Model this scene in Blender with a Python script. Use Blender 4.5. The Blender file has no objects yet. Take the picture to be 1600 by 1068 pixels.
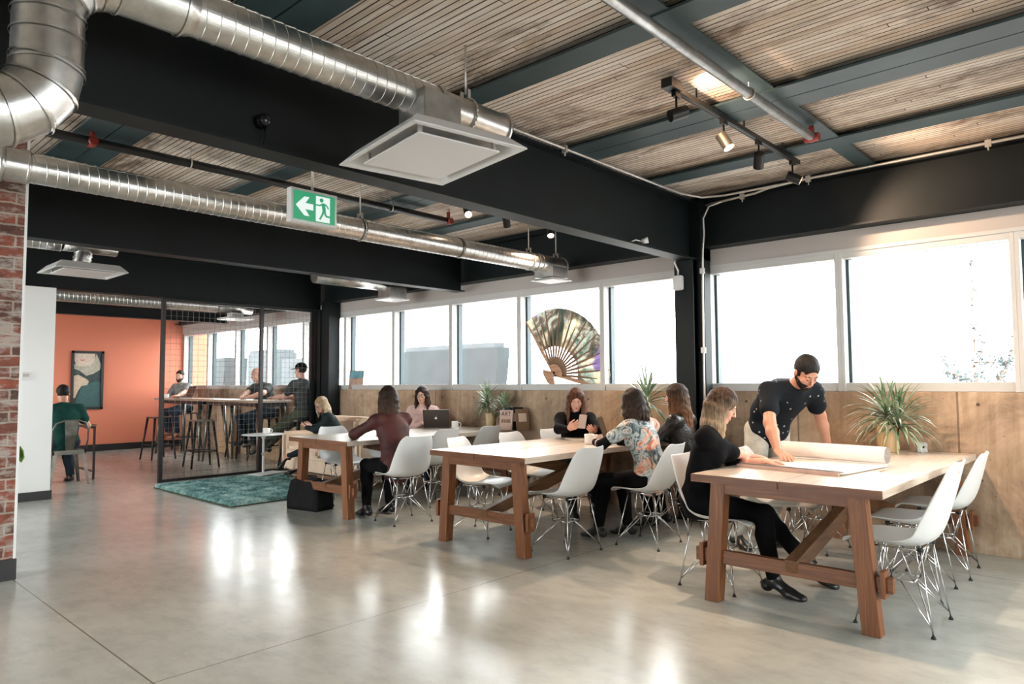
import bpy, bmesh, math, random
import numpy as np
from mathutils import Vector, Matrix, Quaternion
random.seed(7)
PI = math.pi
SC = bpy.context.scene
COL = SC.collection

# ---------------------------------------------------------------- camera, world, exposure
cam_d = bpy.data.cameras.new('camera'); cam = bpy.data.objects.new('camera', cam_d); COL.objects.link(cam)
SC.camera = cam
cam_d.sensor_width = 36.0; cam_d.lens = 1096.2 / 1600 * 36.0; cam_d.clip_end = 300
YAW, PITCH, ROLL = -0.74662, 0.05873, -0.00523
_f = Vector((math.sin(YAW) * math.cos(PITCH), math.cos(YAW) * math.cos(PITCH), math.sin(PITCH)))
_r = _f.cross(Vector((0, 0, 1))).normalized(); _u = _r.cross(_f)
_r2 = _r * math.cos(ROLL) + _u * math.sin(ROLL); _u2 = _u * math.cos(ROLL) - _r * math.sin(ROLL)
_m = Matrix((( _r2.x, _u2.x, -_f.x), (_r2.y, _u2.y, -_f.y), (_r2.z, _u2.z, -_f.z)))
cam.matrix_world = Matrix.Translation((0, 0, 1.3)) @ _m.to_4x4()

SC.view_settings.view_transform = 'Standard'; SC.view_settings.look = 'None'
SC.view_settings.gamma = 1; SC.view_settings.use_curve_mapping = False
SC.view_settings.exposure = 1.42
SC.cycles.use_denoising = True
SC.cycles.max_bounces = 8; SC.cycles.diffuse_bounces = 4; SC.cycles.glossy_bounces = 4
SC.cycles.sample_clamp_indirect = 6.0
SC.cycles.caustics_reflective = False; SC.cycles.caustics_refractive = False

W = bpy.data.worlds.new('overcast_sky'); SC.world = W; W.use_nodes = True
bg = W.node_tree.nodes['Background']
bg.inputs[0].default_value = (0.965, 0.985, 1.0, 1); bg.inputs[1].default_value = 5.0

def portal(name, loc, rot, sx, sy):
    l = bpy.data.lights.new(name, 'AREA'); l.shape = 'RECTANGLE'; l.size = sx; l.size_y = sy
    l.cycles.is_portal = True
    o = bpy.data.objects.new(name, l); o.location = loc; o.rotation_euler = rot; COL.objects.link(o)
portal('window_portal', (-6.45, 6.62, 1.85), (-PI/2, 0, 0), 6.3, 1.3)
portal('window_portal', (0.35, 6.62, 1.85), (-PI/2, 0, 0), 7.4, 1.3)
portal('window_portal', (-12.8, 6.62, 1.85), (-PI/2, 0, 0), 5.8, 1.3)
portal('window_portal', (-6.25, -3.62, 1.55), (PI/2, 0, 0), 6.1, 2.8)  # this and the next serve the added rear glazing
portal('window_portal', (-12.6, -3.62, 1.55), (PI/2, 0, 0), 4.8, 2.8)
portal('window_portal', (3.82, 3.4, 1.9), (0, PI/2, 0), 2.0, 5.0)  # serves the added side glazing

# ---------------------------------------------------------------- materials
MATS = {}
def newmat(name):
    m = bpy.data.materials.new(name); m.use_nodes = True
    nt = m.node_tree; b = nt.nodes['Principled BSDF']
    MATS[name] = m
    return m, nt, b
def setp(b, col=None, rough=None, metal=None, spec=None, **kw):
    if col is not None: b.inputs['Base Color'].default_value = (*col, 1)
    if rough is not None: b.inputs['Roughness'].default_value = rough
    if metal is not None: b.inputs['Metallic'].default_value = metal
    if spec is not None: b.inputs['Specular IOR Level'].default_value = spec
    for k, v in kw.items(): b.inputs[k].default_value = v
def N(nt, t, **kw):
    n = nt.nodes.new(t)
    for k, v in kw.items():
        if k.startswith('i_'):
            key = k[2:]
            n.inputs[int(key) if key.isdigit() else key].default_value = v
        else: setattr(n, k, v)
    return n
def ramp(nt, fac, stops):
    r = N(nt, 'ShaderNodeValToRGB'); el = r.color_ramp.elements
    while len(el) < len(stops): el.new(0.5)
    for e, (p, c) in zip(el, stops): e.position = p; e.color = (*c, 1) if len(c) == 3 else c
    nt.links.new(fac, r.inputs[0]); return r.outputs[0]
def coords(nt, scale=(1, 1, 1), kind='Object', rot=(0, 0, 0)):
    tc = N(nt, 'ShaderNodeTexCoord'); mp = N(nt, 'ShaderNodeMapping')
    mp.inputs['Scale'].default_value = scale; mp.inputs['Rotation'].default_value = rot
    nt.links.new(tc.outputs[kind], mp.inputs[0]); return mp.outputs[0]
def noise(nt, vec, scale, detail=4, rough=0.55, dist=0.0):
    n = N(nt, 'ShaderNodeTexNoise'); n.inputs['Scale'].default_value = scale
    n.inputs['Detail'].default_value = detail; n.inputs['Roughness'].default_value = rough
    n.inputs['Distortion'].default_value = dist
    nt.links.new(vec, n.inputs['Vector']); return n.outputs[0]
def mixc(nt, fac, a, b, mode='MIX'):
    m = N(nt, 'ShaderNodeMix', data_type='RGBA', blend_type=mode)
    for s, v in ((0, fac), (6, a), (7, b)):
        if hasattr(v, 'is_linked') or hasattr(v, 'links'): nt.links.new(v, m.inputs[s])
        else: m.inputs[s].default_value = v if s == 0 else ((*v, 1) if len(v) == 3 else v)
    return m.outputs[2]
def bump(nt, b, h, strength=0.3, dist=0.01):
    n = N(nt, 'ShaderNodeBump'); n.inputs['Strength'].default_value = strength; n.inputs['Distance'].default_value = dist
    nt.links.new(h, n.inputs['Height']); nt.links.new(n.outputs[0], b.inputs['Normal'])
def math_(nt, op, a, b=None, c=None):
    n = N(nt, 'ShaderNodeMath', operation=op)
    for i, v in enumerate((a, b, c)):
        if v is None: continue
        if isinstance(v, (int, float)): n.inputs[i].default_value = v
        else: nt.links.new(v, n.inputs[i])
    return n.outputs[0]
def plain(name, col, rough=0.5, metal=0.0, var=0.06, nscale=8, bmp=0.0, spec=0.5, **kw):
    m, nt, b = newmat(name); setp(b, col, rough, metal, spec, **kw)
    if var:
        v = coords(nt); n = noise(nt, v, nscale, 5)
        a = tuple(max(0, c * (1 - var * 2.2)) for c in col); c2 = tuple(min(1, c * (1 + var * 2)) for c in col)
        nt.links.new(ramp(nt, n, [(0.3, a), (0.7, c2)]), b.inputs['Base Color'])
    if bmp:
        v2 = coords(nt); bump(nt, b, noise(nt, v2, nscale * 4, 3), bmp)
    return m

black_steel = plain('black_painted_steel', (0.0035, 0.0062, 0.0067), 0.55, 0, 0.12, 3, 0.05, 0.25)
joist_steel = plain('slate_painted_steel', (0.036, 0.064, 0.070), 0.5, 0, 0.12, 2, 0.05)
white_paint = plain('white_wall_paint', (0.80, 0.80, 0.79), 0.75, 0, 0.01, 2)
header_paint = plain('header_paint', (0.43, 0.385, 0.355), 0.75, 0, 0.01, 2)
frame_white = plain('white_window_aluminium', (0.50, 0.49, 0.47), 0.4, 0, 0.01, 2)
frame_dark = plain('dark_window_gasket', (0.03, 0.06, 0.07), 0.4, 0, 0, 2)
base_black = plain('black_baseboard', (0.01, 0.01, 0.01), 0.5, 0, 0)
chair_white = plain('white_moulded_plastic', (0.66, 0.668, 0.66), 0.36, 0, 0.01, 3)
chrome = plain('chrome_wire', (0.62, 0.62, 0.62), 0.2, 1.0, 0)
rubber = plain('black_rubber', (0.01, 0.01, 0.01), 0.7, 0, 0)
black_metal = plain('black_metal', (0.012, 0.012, 0.012), 0.4, 0.2, 0)
gun_metal = plain('gunmetal', (0.16, 0.15, 0.13), 0.35, 0.9, 0.15, 9)
white_metal = plain('white_powdercoat', (0.62, 0.61, 0.60), 0.35, 0, 0)
pipe_steel = plain('galvanised_pipe', (0.42, 0.42, 0.41), 0.35, 0.9, 0.1, 20)
pipe_black = plain('black_pipe', (0.02, 0.02, 0.02), 0.4, 0.3, 0)
conduit_m = plain('conduit', (0.55, 0.52, 0.48), 0.4, 0.7, 0.05, 20)
red_fit = plain('red_fitting', (0.30, 0.04, 0.03), 0.4, 0.1, 0.1, 30)
brass = plain('brass', (0.6, 0.5, 0.38), 0.3, 0.8, 0)
cream_leather = plain('cream_leather', (0.74, 0.57, 0.43), 0.5, 0, 0.05, 6, 0.15)
walnut = plain('walnut_wood', (0.22, 0.12, 0.06), 0.5, 0, 0.1, 8)
ceramic = plain('white_ceramic', (0.80, 0.77, 0.73), 0.25, 0, 0)
paper = plain('paper', (0.80, 0.75, 0.71), 0.7, 0, 0.02, 6)
paper_pink = plain('kraft_paper', (0.62, 0.42, 0.35), 0.7, 0, 0.05, 6)
laptop_dark = plain('dark_aluminium', (0.055, 0.042, 0.035), 0.4, 0.4, 0)
screen_m = plain('laptop_bezel', (0.01, 0.01, 0.012), 0.2, 0, 0)
apple_white = plain('white_mark', (0.9, 0.9, 0.88), 0.3, 0, 0)
soil = plain('potting_soil', (0.03, 0.02, 0.015), 0.9, 0, 0.3, 60)
phone_m = plain('phone_glass', (0.55, 0.45, 0.42), 0.2, 0, 0)
outside_grey = plain('weathered_cladding', (0.019, 0.026, 0.028), 0.8, 0, 0.1, 0.8)
outside_light = plain('pale_cladding', (0.05, 0.06, 0.064), 0.8, 0, 0.1, 0.5)
ground_m = plain('gravel_ground', (0.33, 0.31, 0.30), 0.95, 0, 0.1, 0.3)

def wood(name, c1, c2, c3, grain_axis=1, rough=0.5, scale=1.0):
    m, nt, b = newmat(name); setp(b, c2, rough)
    s = [14 * scale] * 3; s[grain_axis] = 1.0 * scale
    v = coords(nt, tuple(s)); n = noise(nt, v, 2.2, 6, 0.6, 1.2)
    s2 = [60 * scale] * 3; s2[grain_axis] = 2.0 * scale
    n2 = noise(nt, coords(nt, tuple(s2)), 2.0, 3)
    f = math_(nt, 'ADD', math_(nt, 'MULTIPLY', n, 0.7), math_(nt, 'MULTIPLY', n2, 0.3))
    nt.links.new(ramp(nt, f, [(0.32, c1), (0.5, c2), (0.68, c3)]), b.inputs['Base Color'])
    bump(nt, b, n2, 0.08)
    return m
table_top = wood('pale_oak_top', (0.40, 0.32, 0.25), (0.54, 0.46, 0.38), (0.64, 0.57, 0.49), 1, 0.28)
table_leg = wood('brown_stained_pine', (0.095, 0.030, 0.009), (0.175, 0.060, 0.018), (0.27, 0.105, 0.036), 2, 0.45)
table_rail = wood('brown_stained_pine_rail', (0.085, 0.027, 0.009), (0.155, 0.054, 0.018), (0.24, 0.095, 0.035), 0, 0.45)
table_brace = wood('brown_stained_pine_brace', (0.075, 0.032, 0.013), (0.14, 0.064, 0.027), (0.21, 0.11, 0.052), 1, 0.45)
bar_top = wood('bar_table_top', (0.22, 0.15, 0.10), (0.34, 0.25, 0.18), (0.45, 0.36, 0.27), 0, 0.4)
ply = wood('plywood', (0.42, 0.27, 0.15), (0.52, 0.36, 0.21), (0.6, 0.43, 0.27), 2, 0.5)
def mk_timber():
    m, nt, b = newmat('nail_laminated_timber'); setp(b, (0.5, 0.4, 0.3), 0.75)
    tc = N(nt, 'ShaderNodeTexCoord'); sx = N(nt, 'ShaderNodeSeparateXYZ'); nt.links.new(tc.outputs['Object'], sx.inputs[0])
    P = 0.043
    yy = math_(nt, 'DIVIDE', sx.outputs[1], P); row = math_(nt, 'FLOOR', yy); fr = math_(nt, 'FRACT', yy)
    wn = N(nt, 'ShaderNodeTexWhiteNoise', noise_dimensions='1D'); nt.links.new(row, wn.inputs['W'])
    xs = math_(nt, 'ADD', math_(nt, 'DIVIDE', sx.outputs[0], 3.4), math_(nt, 'MULTIPLY', wn.outputs[0], 17.0))
    seg = math_(nt, 'FLOOR', xs); sfr = math_(nt, 'FRACT', xs)
    cb = N(nt, 'ShaderNodeCombineXYZ'); nt.links.new(row, cb.inputs[0]); nt.links.new(seg, cb.inputs[1])
    wn2 = N(nt, 'ShaderNodeTexWhiteNoise', noise_dimensions='2D'); nt.links.new(cb.outputs[0], wn2.inputs['Vector'])
    base = ramp(nt, wn2.outputs[0], [(0.0, (0.72, 0.62, 0.52)), (0.35, (0.88, 0.82, 0.74)), (0.7, (0.95, 0.92, 0.87)), (1.0, (0.80, 0.69, 0.58))])
    # grain streaks
    g = noise(nt, coords(nt, (1.5, 40, 10)), 3.0, 5, 0.6, 0.6)
    col = mixc(nt, 0.75, base, ramp(nt, g, [(0.3, (0.62, 0.5, 0.4)), (0.6, (1, 1, 1))]), 'MULTIPLY')
    # weather stains: patches elongated along the boards
    st = noise(nt, coords(nt, (1.1, 2.6, 1)), 1.1, 9, 0.72, 0.5)
    stf = ramp(nt, st, [(0.50, (0, 0, 0)), (0.64, (1, 1, 1))])
    col = mixc(nt, math_(nt, 'MULTIPLY', stf, 0.80), col, (0.15, 0.09, 0.052))
    st2 = noise(nt, coords(nt, (0.35, 0.9, 1)), 0.9, 3, 0.6); col = mixc(nt, ramp(nt, st2, [(0.42, (0, 0, 0)), (0.62, (.30, .30, .30))]), col, mixc(nt, 1.0, col, (0.72, 0.52, 0.36), 'MULTIPLY'))
    k = noise(nt, coords(nt, (6, 20, 1)), 3.0, 2, 0.5)
    kf = ramp(nt, k, [(0.76, (0, 0, 0)), (0.80, (1, 1, 1))])
    col = mixc(nt, math_(nt, 'MULTIPLY', kf, 0.7), col, (0.06, 0.035, 0.02))
    e = math_(nt, 'ABSOLUTE', math_(nt, 'SUBTRACT', fr, 0.5))
    jit = math_(nt, 'MULTIPLY', noise(nt, coords(nt, (0.6, 30, 1)), 2.0, 3), 0.22)
    gap = math_(nt, 'GREATER_THAN', math_(nt, 'ADD', e, jit), 0.53)
    endg = math_(nt, 'LESS_THAN', sfr, 0.0014)
    gg = math_(nt, 'MAXIMUM', gap, endg)
    col = mixc(nt, gg, col, (0.035, 0.018, 0.010))
    nt.links.new(col, b.inputs['Base Color'])
    h = math_(nt, 'SUBTRACT', math_(nt, 'MULTIPLY', wn2.outputs[0], 0.35), gg)
    bump(nt, b, h, 0.8, 0.008)
    return m
timber = mk_timber()
def mk_floor():
    m, nt, b = newmat('polished_concrete'); setp(b, (0.4, 0.4, 0.38), 0.3)
    n1 = noise(nt, coords(nt), 0.55, 8, 0.62, 0.5); n2 = noise(nt, coords(nt, (1, 1.8, 1)), 4.5, 8, 0.7)
    c = ramp(nt, n1, [(0.30, (0.31, 0.33, 0.305)), (0.5, (0.415, 0.425, 0.39)), (0.70, (0.52, 0.515, 0.465))])
    c = mixc(nt, 0.55, c, ramp(nt, n2, [(0.25, (0.62, 0.64, 0.63)), (0.55, (1, 1, 1)), (0.8, (1.0, 0.97, 0.92))]), 'MULTIPLY')
    tc = N(nt, 'ShaderNodeTexCoord'); sx = N(nt, 'ShaderNodeSeparateXYZ'); nt.links.new(tc.outputs['Object'], sx.inputs[0])
    def line(out, off, per, w):
        f = math_(nt, 'FRACT', math_(nt, 'ADD', math_(nt, 'DIVIDE', math_(nt, 'SUBTRACT', out, off), per), 0.5))
        return math_(nt, 'LESS_THAN', math_(nt, 'ABSOLUTE', math_(nt, 'SUBTRACT', f, 0.5)), w / per / 2)
    j = math_(nt, 'MAXIMUM', line(sx.outputs[0], -3.30, 3.29, 0.006), line(sx.outputs[1], 1.24, 4.4, 0.008))
    c = mixc(nt, math_(nt, 'MULTIPLY', j, 0.8), c, (0.12, 0.095, 0.06))
    nt.links.new(c, b.inputs['Base Color'])
    r = math_(nt, 'ADD', math_(nt, 'MULTIPLY', n2, 0.22), 0.10)
    nt.links.new(r, b.inputs['Roughness'])
    bump(nt, b, n2, 0.04, 0.01)
    return m
floor_m = mk_floor()
def mk_conc():
    m, nt, b = newmat('board_formed_concrete'); setp(b, (0.5, 0.4, 0.3), 0.8)
    n1 = noise(nt, coords(nt, (1, 1, 1.3)), 1.5, 10, 0.74, 0.6); n2 = noise(nt, coords(nt, (14, 14, 1.2)), 1.6, 4, 0.6)
    c = ramp(nt, n1, [(0.34, (0.20, 0.135, 0.09)), (0.46, (0.37, 0.26, 0.175)), (0.56, (0.47, 0.335, 0.225)), (0.66, (0.55, 0.43, 0.32))])
    c = mixc(nt, 0.5, c, ramp(nt, n2, [(0.35, (0.62, 0.56, 0.5)), (0.6, (1, 1, 1))]), 'MULTIPLY')
    tc = N(nt, 'ShaderNodeTexCoord'); sx = N(nt, 'ShaderNodeSeparateXYZ'); nt.links.new(tc.outputs['Object'], sx.inputs[0])
    f = math_(nt, 'FRACT', math_(nt, 'ADD', math_(nt, 'DIVIDE', math_(nt, 'SUBTRACT', sx.outputs[0], -1.17), 1.22), 0.5))
    l = math_(nt, 'LESS_THAN', math_(nt, 'ABSOLUTE', math_(nt, 'SUBTRACT', f, 0.5)), 0.006)
    c = mixc(nt, math_(nt, 'MULTIPLY', l, 0.75), c, (0.12, 0.075, 0.045))
    # tie holes and bug holes
    hx = math_(nt, 'SUBTRACT', math_(nt, 'FRACT', math_(nt, 'DIVIDE', math_(nt, 'SUBTRACT', sx.outputs[0], -0.12), 0.61)), 0.5)
    hx = math_(nt, 'MULTIPLY', hx, 0.61)
    d = None
    for z0 in (0.55, 1.12):
        dz = math_(nt, 'SUBTRACT', sx.outputs[2], z0)
        q = math_(nt, 'SQRT', math_(nt, 'ADD', math_(nt, 'MULTIPLY', hx, hx), math_(nt, 'MULTIPLY', dz, dz)))
        q = math_(nt, 'LESS_THAN', q, 0.013); d = q if d is None else math_(nt, 'MAXIMUM', d, q)
    vo = N(nt, 'ShaderNodeTexVoronoi'); vo.inputs['Scale'].default_value = 11; nt.links.new(coords(nt), vo.inputs['Vector'])
    vv = math_(nt, 'LESS_THAN', vo.outputs['Distance'], 0.055)
    d = math_(nt, 'MAXIMUM', d, math_(nt, 'MULTIPLY', vv, 0.7))
    c = mixc(nt, math_(nt, 'MULTIPLY', d, 0.85), c, (0.05, 0.03, 0.02))
    nt.links.new(c, b.inputs['Base Color'])
    bump(nt, b, math_(nt, 'SUBTRACT', n1, d), 0.3, 0.01)
    return m
concrete = mk_conc()
def mk_brick():
    m, nt, b = newmat('whitewashed_old_brick'); setp(b, (0.4, 0.2, 0.15), 0.85)
    v = coords(nt, (1, 1, 1), 'Object', (0, 0, 0))
    tc = N(nt, 'ShaderNodeTexCoord'); sx = N(nt, 'ShaderNodeSeparateXYZ'); nt.links.new(tc.outputs['Object'], sx.inputs[0])
    cb = N(nt, 'ShaderNodeCombineXYZ'); nt.links.new(sx.outputs[1], cb.inputs[0]); nt.links.new(sx.outputs[2], cb.inputs[1])
    wob = noise(nt, v, 9, 4); 
    br = N(nt, 'ShaderNodeTexBrick'); br.inputs['Scale'].default_value = 1.0
    br.inputs['Brick Width'].default_value = 0.215; br.inputs['Row Height'].default_value = 0.075; br.inputs['Mortar Size'].default_value = 0.008
    br.inputs['Mortar Smooth'].default_value = 0.4; br.inputs['Bias'].default_value = -0.1
    br.inputs['Color1'].default_value = (0.25, 0.075, 0.048, 1); br.inputs['Color2'].default_value = (0.075, 0.05, 0.04, 1); br.inputs['Mortar'].default_value = (0.36, 0.31, 0.27, 1)
    va = N(nt, 'ShaderNodeVectorMath', operation='ADD'); cs = N(nt, 'ShaderNodeCombineXYZ')
    w2 = math_(nt, 'MULTIPLY', math_(nt, 'SUBTRACT', wob, 0.5), 0.03); nt.links.new(w2, cs.inputs[0]); nt.links.new(w2, cs.inputs[1])
    nt.links.new(cb.outputs[0], va.inputs[0]); nt.links.new(cs.outputs[0], va.inputs[1]); nt.links.new(va.outputs[0], br.inputs['Vector'])
    n1 = noise(nt, v, 6, 8, 0.7); n2 = noise(nt, coords(nt, (1, 2, 5)), 2.4, 7, 0.7)
    c = mixc(nt, 0.6, br.outputs[0], ramp(nt, n1, [(0.36, (0.22, 0.2, 0.19)), (0.58, (1.25, 1.1, 1.0))]), 'MULTIPLY')
    wf = ramp(nt, n2, [(0.48, (0, 0, 0)), (0.60, (1, 1, 1))])
    c = mixc(nt, math_(nt, 'MULTIPLY', wf, 0.78), c, (0.42, 0.37, 0.33))
    nt.links.new(c, b.inputs['Base Color']); bump(nt, b, math_(nt, 'ADD', n1, math_(nt, 'MULTIPLY', br.outputs['Fac'], -1.2)), 0.6, 0.012)
    return m
brick = mk_brick()
def mk_duct():
    m, nt, b = newmat('galvanised_duct'); setp(b, (0.62, 0.61, 0.59), 0.3, 1.0)
    n = noise(nt, coords(nt, (3, 3, 3)), 3, 5, 0.6)
    nt.links.new(ramp(nt, n, [(0.3, (0.46, 0.45, 0.43)), (0.7, (0.72, 0.71, 0.69))]), b.inputs['Base Color'])
    nt.links.new(math_(nt, 'ADD', math_(nt, 'MULTIPLY', n, 0.10), 0.26), b.inputs['Roughness'])
    return m
duct_m = mk_duct()
orange = plain('orange_wall_paint', (0.66, 0.20, 0.115), 0.7, 0, 0.015, 1)
def mk_rug():
    m, nt, b = newmat('teal_shag'); setp(b, (0.2, 0.4, 0.4), 0.9)
    n = noise(nt, coords(nt), 5, 6, 0.7)
    nt.links.new(ramp(nt, n, [(0.38, (0.05, 0.12, 0.12)), (0.5, (0.15, 0.30, 0.29)), (0.64, (0.36, 0.50, 0.47))]), b.inputs['Base Color'])
    return m
rug_m = mk_rug()
def mk_glass():
    m, nt, b = newmat('window_glass')
    nt.nodes.remove(b); o = nt.nodes['Material Output']
    t = N(nt, 'ShaderNodeBsdfTransparent'); g = N(nt, 'ShaderNodeBsdfGlossy'); g.inputs['Roughness'].default_value = 0.02
    t.inputs[0].default_value = (0.97, 0.985, 0.98, 1)
    ge = N(nt, 'ShaderNodeNewGeometry'); vd = N(nt, 'ShaderNodeVectorMath', operation='DOT_PRODUCT')
    nt.links.new(ge.outputs['Incoming'], vd.inputs[0]); nt.links.new(ge.outputs['Normal'], vd.inputs[1])
    fr = math_(nt, 'ADD', math_(nt, 'MULTIPLY', math_(nt, 'POWER', math_(nt, 'SUBTRACT', 1.0, math_(nt, 'ABSOLUTE', vd.outputs['Value'])), 5.0), 0.22), 0.02)
    mx = N(nt, 'ShaderNodeMixShader'); nt.links.new(fr, mx.inputs[0]); nt.links.new(t.outputs[0], mx.inputs[1]); nt.links.new(g.outputs[0], mx.inputs[2])
    nt.links.new(mx.outputs[0], o.inputs[0]); return m
glass = mk_glass()
def emit(name, col, s):
    m, nt, b = newmat(name); setp(b, (0, 0, 0)); b.inputs['Emission Color'].default_value = (*col, 1); b.inputs['Emission Strength'].default_value = s; return m
bulb = emit('lit_bulb', (1.0, 0.72, 0.5), 25)
sign_green = emit('green_sign', (0.03, 0.30, 0.14), 0.42)
sign_white = emit('white_sign', (0.85, 0.95, 0.9), 0.36)
def fabric(name, col, var=0.12, rough=0.85, scale=12):
    return plain(name, col, rough, 0, var, scale, 0.25, 0.10)
def skin_mat(name, col):
    m = plain(name, col, 0.5, 0, 0.05, 12); m.node_tree.nodes['Principled BSDF'].inputs['Subsurface Weight'].default_value = 0.08; return m
skin_fair = skin_mat('fair_skin', (0.62, 0.34, 0.25)); skin_tan = skin_mat('tan_skin', (0.50, 0.25, 0.165))
def hairmat(name, top, tip, zt, zb):
    """hair colour from root height zt to tip height zb (dyed lengths), streaked along the strands"""
    m, nt, b = newmat(name); setp(b, top, 0.55, 0, 0.14)
    tc = N(nt, 'ShaderNodeTexCoord'); sx = N(nt, 'ShaderNodeSeparateXYZ'); nt.links.new(tc.outputs['Object'], sx.inputs[0])
    mr = N(nt, 'ShaderNodeMapRange'); mr.inputs[1].default_value = zt; mr.inputs[2].default_value = zb; nt.links.new(sx.outputs[2], mr.inputs[0])
    s = noise(nt, coords(nt, (60, 60, 4)), 1.5, 4, 0.6)
    f = math_(nt, 'ADD', mr.outputs[0], math_(nt, 'MULTIPLY', math_(nt, 'SUBTRACT', s, 0.5), 0.7))
    c = mixc(nt, f, top, tip); nt.nodes[-1].clamp_factor = True
    c = mixc(nt, 0.8, c, ramp(nt, s, [(0.3, (0.45, 0.45, 0.45)), (0.65, (1.15, 1.15, 1.15))]), 'MULTIPLY')
    nt.links.new(c, b.inputs['Base Color']); bump(nt, b, s, 0.7, 0.01)
    return m
eye_w = plain('eye_white', (0.7, 0.68, 0.66), 0.2, 0, 0); iris_m = plain('dark_iris', (0.02, 0.012, 0.01), 0.15, 0, 0)
lip_m = plain('lips', (0.42, 0.13, 0.11), 0.4, 0, 0)

# ---------------------------------------------------------------- mesh helpers
def tag(o, label=None, cat=None, group=None, kind=None):
    if label: o['label'] = label
    if cat: o['category'] = cat
    if group: o['group'] = group
    if kind: o['kind'] = kind
    return o
def empty(name, loc=(0, 0, 0), rz=0, label=None, cat=None, group=None, kind=None):
    o = bpy.data.objects.new(name, None); o.empty_display_size = 0.1; COL.objects.link(o)
    o.location = loc; o.rotation_euler = (0, 0, rz); return tag(o, label, cat, group, kind)
class MB:
    """collects primitive shapes; build() links them as one mesh object"""
    def __init__(s): s.v = []; s.f = []; s.sm = []
    def add(s, vs, fs, smooth=False):
        k = len(s.v); s.v += [tuple(v) for v in vs]; s.f += [tuple(i + k for i in f) for f in fs]; s.sm += [smooth] * len(fs); return s
    def box(s, x0, x1, y0, y1, z0, z1, M=None, bev=0.0):
        if bev > 0:
            bm = bmesh.new(); bmesh.ops.create_cube(bm, size=1)
            for v in bm.verts: v.co = ((v.co.x + .5) * (x1 - x0) + x0, (v.co.y + .5) * (y1 - y0) + y0, (v.co.z + .5) * (z1 - z0) + z0)
            bmesh.ops.bevel(bm, geom=bm.edges[:], offset=bev, segments=2, affect='EDGES')
            return s.bm(bm, M)
        vs = [Vector((x, y, z)) for x in (x0, x1) for y in (y0, y1) for z in (z0, z1)]
        if M: vs = [M @ v for v in vs]
        return s.add(vs, [(0, 1, 3, 2), (4, 6, 7, 5), (0, 4, 5, 1), (2, 3, 7, 6), (0, 2, 6, 4), (1, 5, 7, 3)])
    def bm(s, bm, M=None, smooth=False):
        bm.verts.ensure_lookup_table(); bm.verts.index_update()
        s.add([(M @ v.co) if M else v.co.copy() for v in bm.verts], [tuple(v.index for v in f.verts) for f in bm.faces], smooth); bm.free(); return s
    def cyl(s, p0, p1, r0, r1=None, n=14, cap=True, smooth=True):
        p0 = Vector(p0); p1 = Vector(p1); r1 = r0 if r1 is None else r1
        d = (p1 - p0).normalized(); a = d.orthogonal().normalized(); b = d.cross(a)
        vs = []
        for p, r in ((p0, r0), (p1, r1)):
            for i in range(n): t = 2 * PI * i / n; vs.append(p + (a * math.cos(t) + b * math.sin(t)) * r)
        k = len(s.v); s.add(vs, [(i, (i + 1) % n, n + (i + 1) % n, n + i) for i in range(n)], smooth)
        if cap: s.f += [tuple(k + i for i in range(n))[::-1], tuple(k + n + i for i in range(n))]; s.sm += [False, False]
        return s
    def tube(s, pts, r, n=8, cap=True):
        """swept tube through points; r number or list"""
        pts = [Vector(p) for p in pts]; m = len(pts); rs = r if isinstance(r, (list, tuple)) else [r] * m
        a = None; vs = []
        for i, p in enumerate(pts):
            d = (pts[min(i + 1, m - 1)] - pts[max(i - 1, 0)]).normalized()
            a = d.orthogonal().normalized() if a is None else (a - d * a.dot(d)).normalized()
            b = d.cross(a)
            for j in range(n): t = 2 * PI * j / n; vs.append(p + (a * math.cos(t) + b * math.sin(t)) * rs[i])
        fs = [(i * n + j, i * n + (j + 1) % n, (i + 1) * n + (j + 1) % n, (i + 1) * n + j) for i in range(m - 1) for j in range(n)]
        k = len(s.v); s.add(vs, fs, True)
        if cap: s.f += [tuple(k + j for j in range(n))[::-1], tuple(k + (m - 1) * n + j for j in range(n))]; s.sm += [False, False]
        return s
    def lathe(s, prof, c=(0, 0, 0), n=28, M=None):
        vs = []; c = Vector(c)
        for r, z in prof:
            for j in range(n):
                t = 2 * PI * j / n; v = Vector((r * math.cos(t), r * math.sin(t), z)); vs.append((M @ v if M else v) + c)
        return s.add(vs, [(i * n + j, i * n + (j + 1) % n, (i + 1) * n + (j + 1) % n, (i + 1) * n + j) for i in range(len(prof) - 1) for j in range(n)], True)
    def ball(s, c, r, n=12, M=None):
        bm = bmesh.new(); bmesh.ops.create_uvsphere(bm, u_segments=n, v_segments=max(6, n // 2 + 2), radius=1)
        rr = r if isinstance(r, (tuple, list)) else (r, r, r)
        T = Matrix.Translation(c) @ (M.to_4x4() if M else Matrix.Identity(4)) @ Matrix.Diagonal((*rr, 1))
        return s.bm(bm, T, True)
    def prism(s, poly, axis, a, b):
        """poly of 2-D points extruded along axis from a to b"""
        def P3(p, t):
            q = list(p); q.insert(axis, t); return q
        n = len(poly); vs = [P3(p, a) for p in poly] + [P3(p, b) for p in poly]
        return s.add(vs, [tuple(range(n))[::-1], tuple(range(n, 2 * n))] + [(i, (i + 1) % n, n + (i + 1) % n, n + i) for i in range(n)])
    def build(s, name, mat, parent=None, **kw):
        me = bpy.data.meshes.new(name); me.from_pydata(s.v, [], s.f); me.validate(); 
        if len(me.polygons) == len(s.sm): me.polygons.foreach_set('use_smooth', s.sm)
        bm = bmesh.new(); bm.from_mesh(me); bmesh.ops.recalc_face_normals(bm, faces=bm.faces); bm.to_mesh(me); bm.free()
        for m in (mat if isinstance(mat, (list, tuple)) else [mat]): me.materials.append(m)
        o = bpy.data.objects.new(name, me); COL.objects.link(o)
        if parent: o.parent = parent
        return tag(o, **kw)
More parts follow.
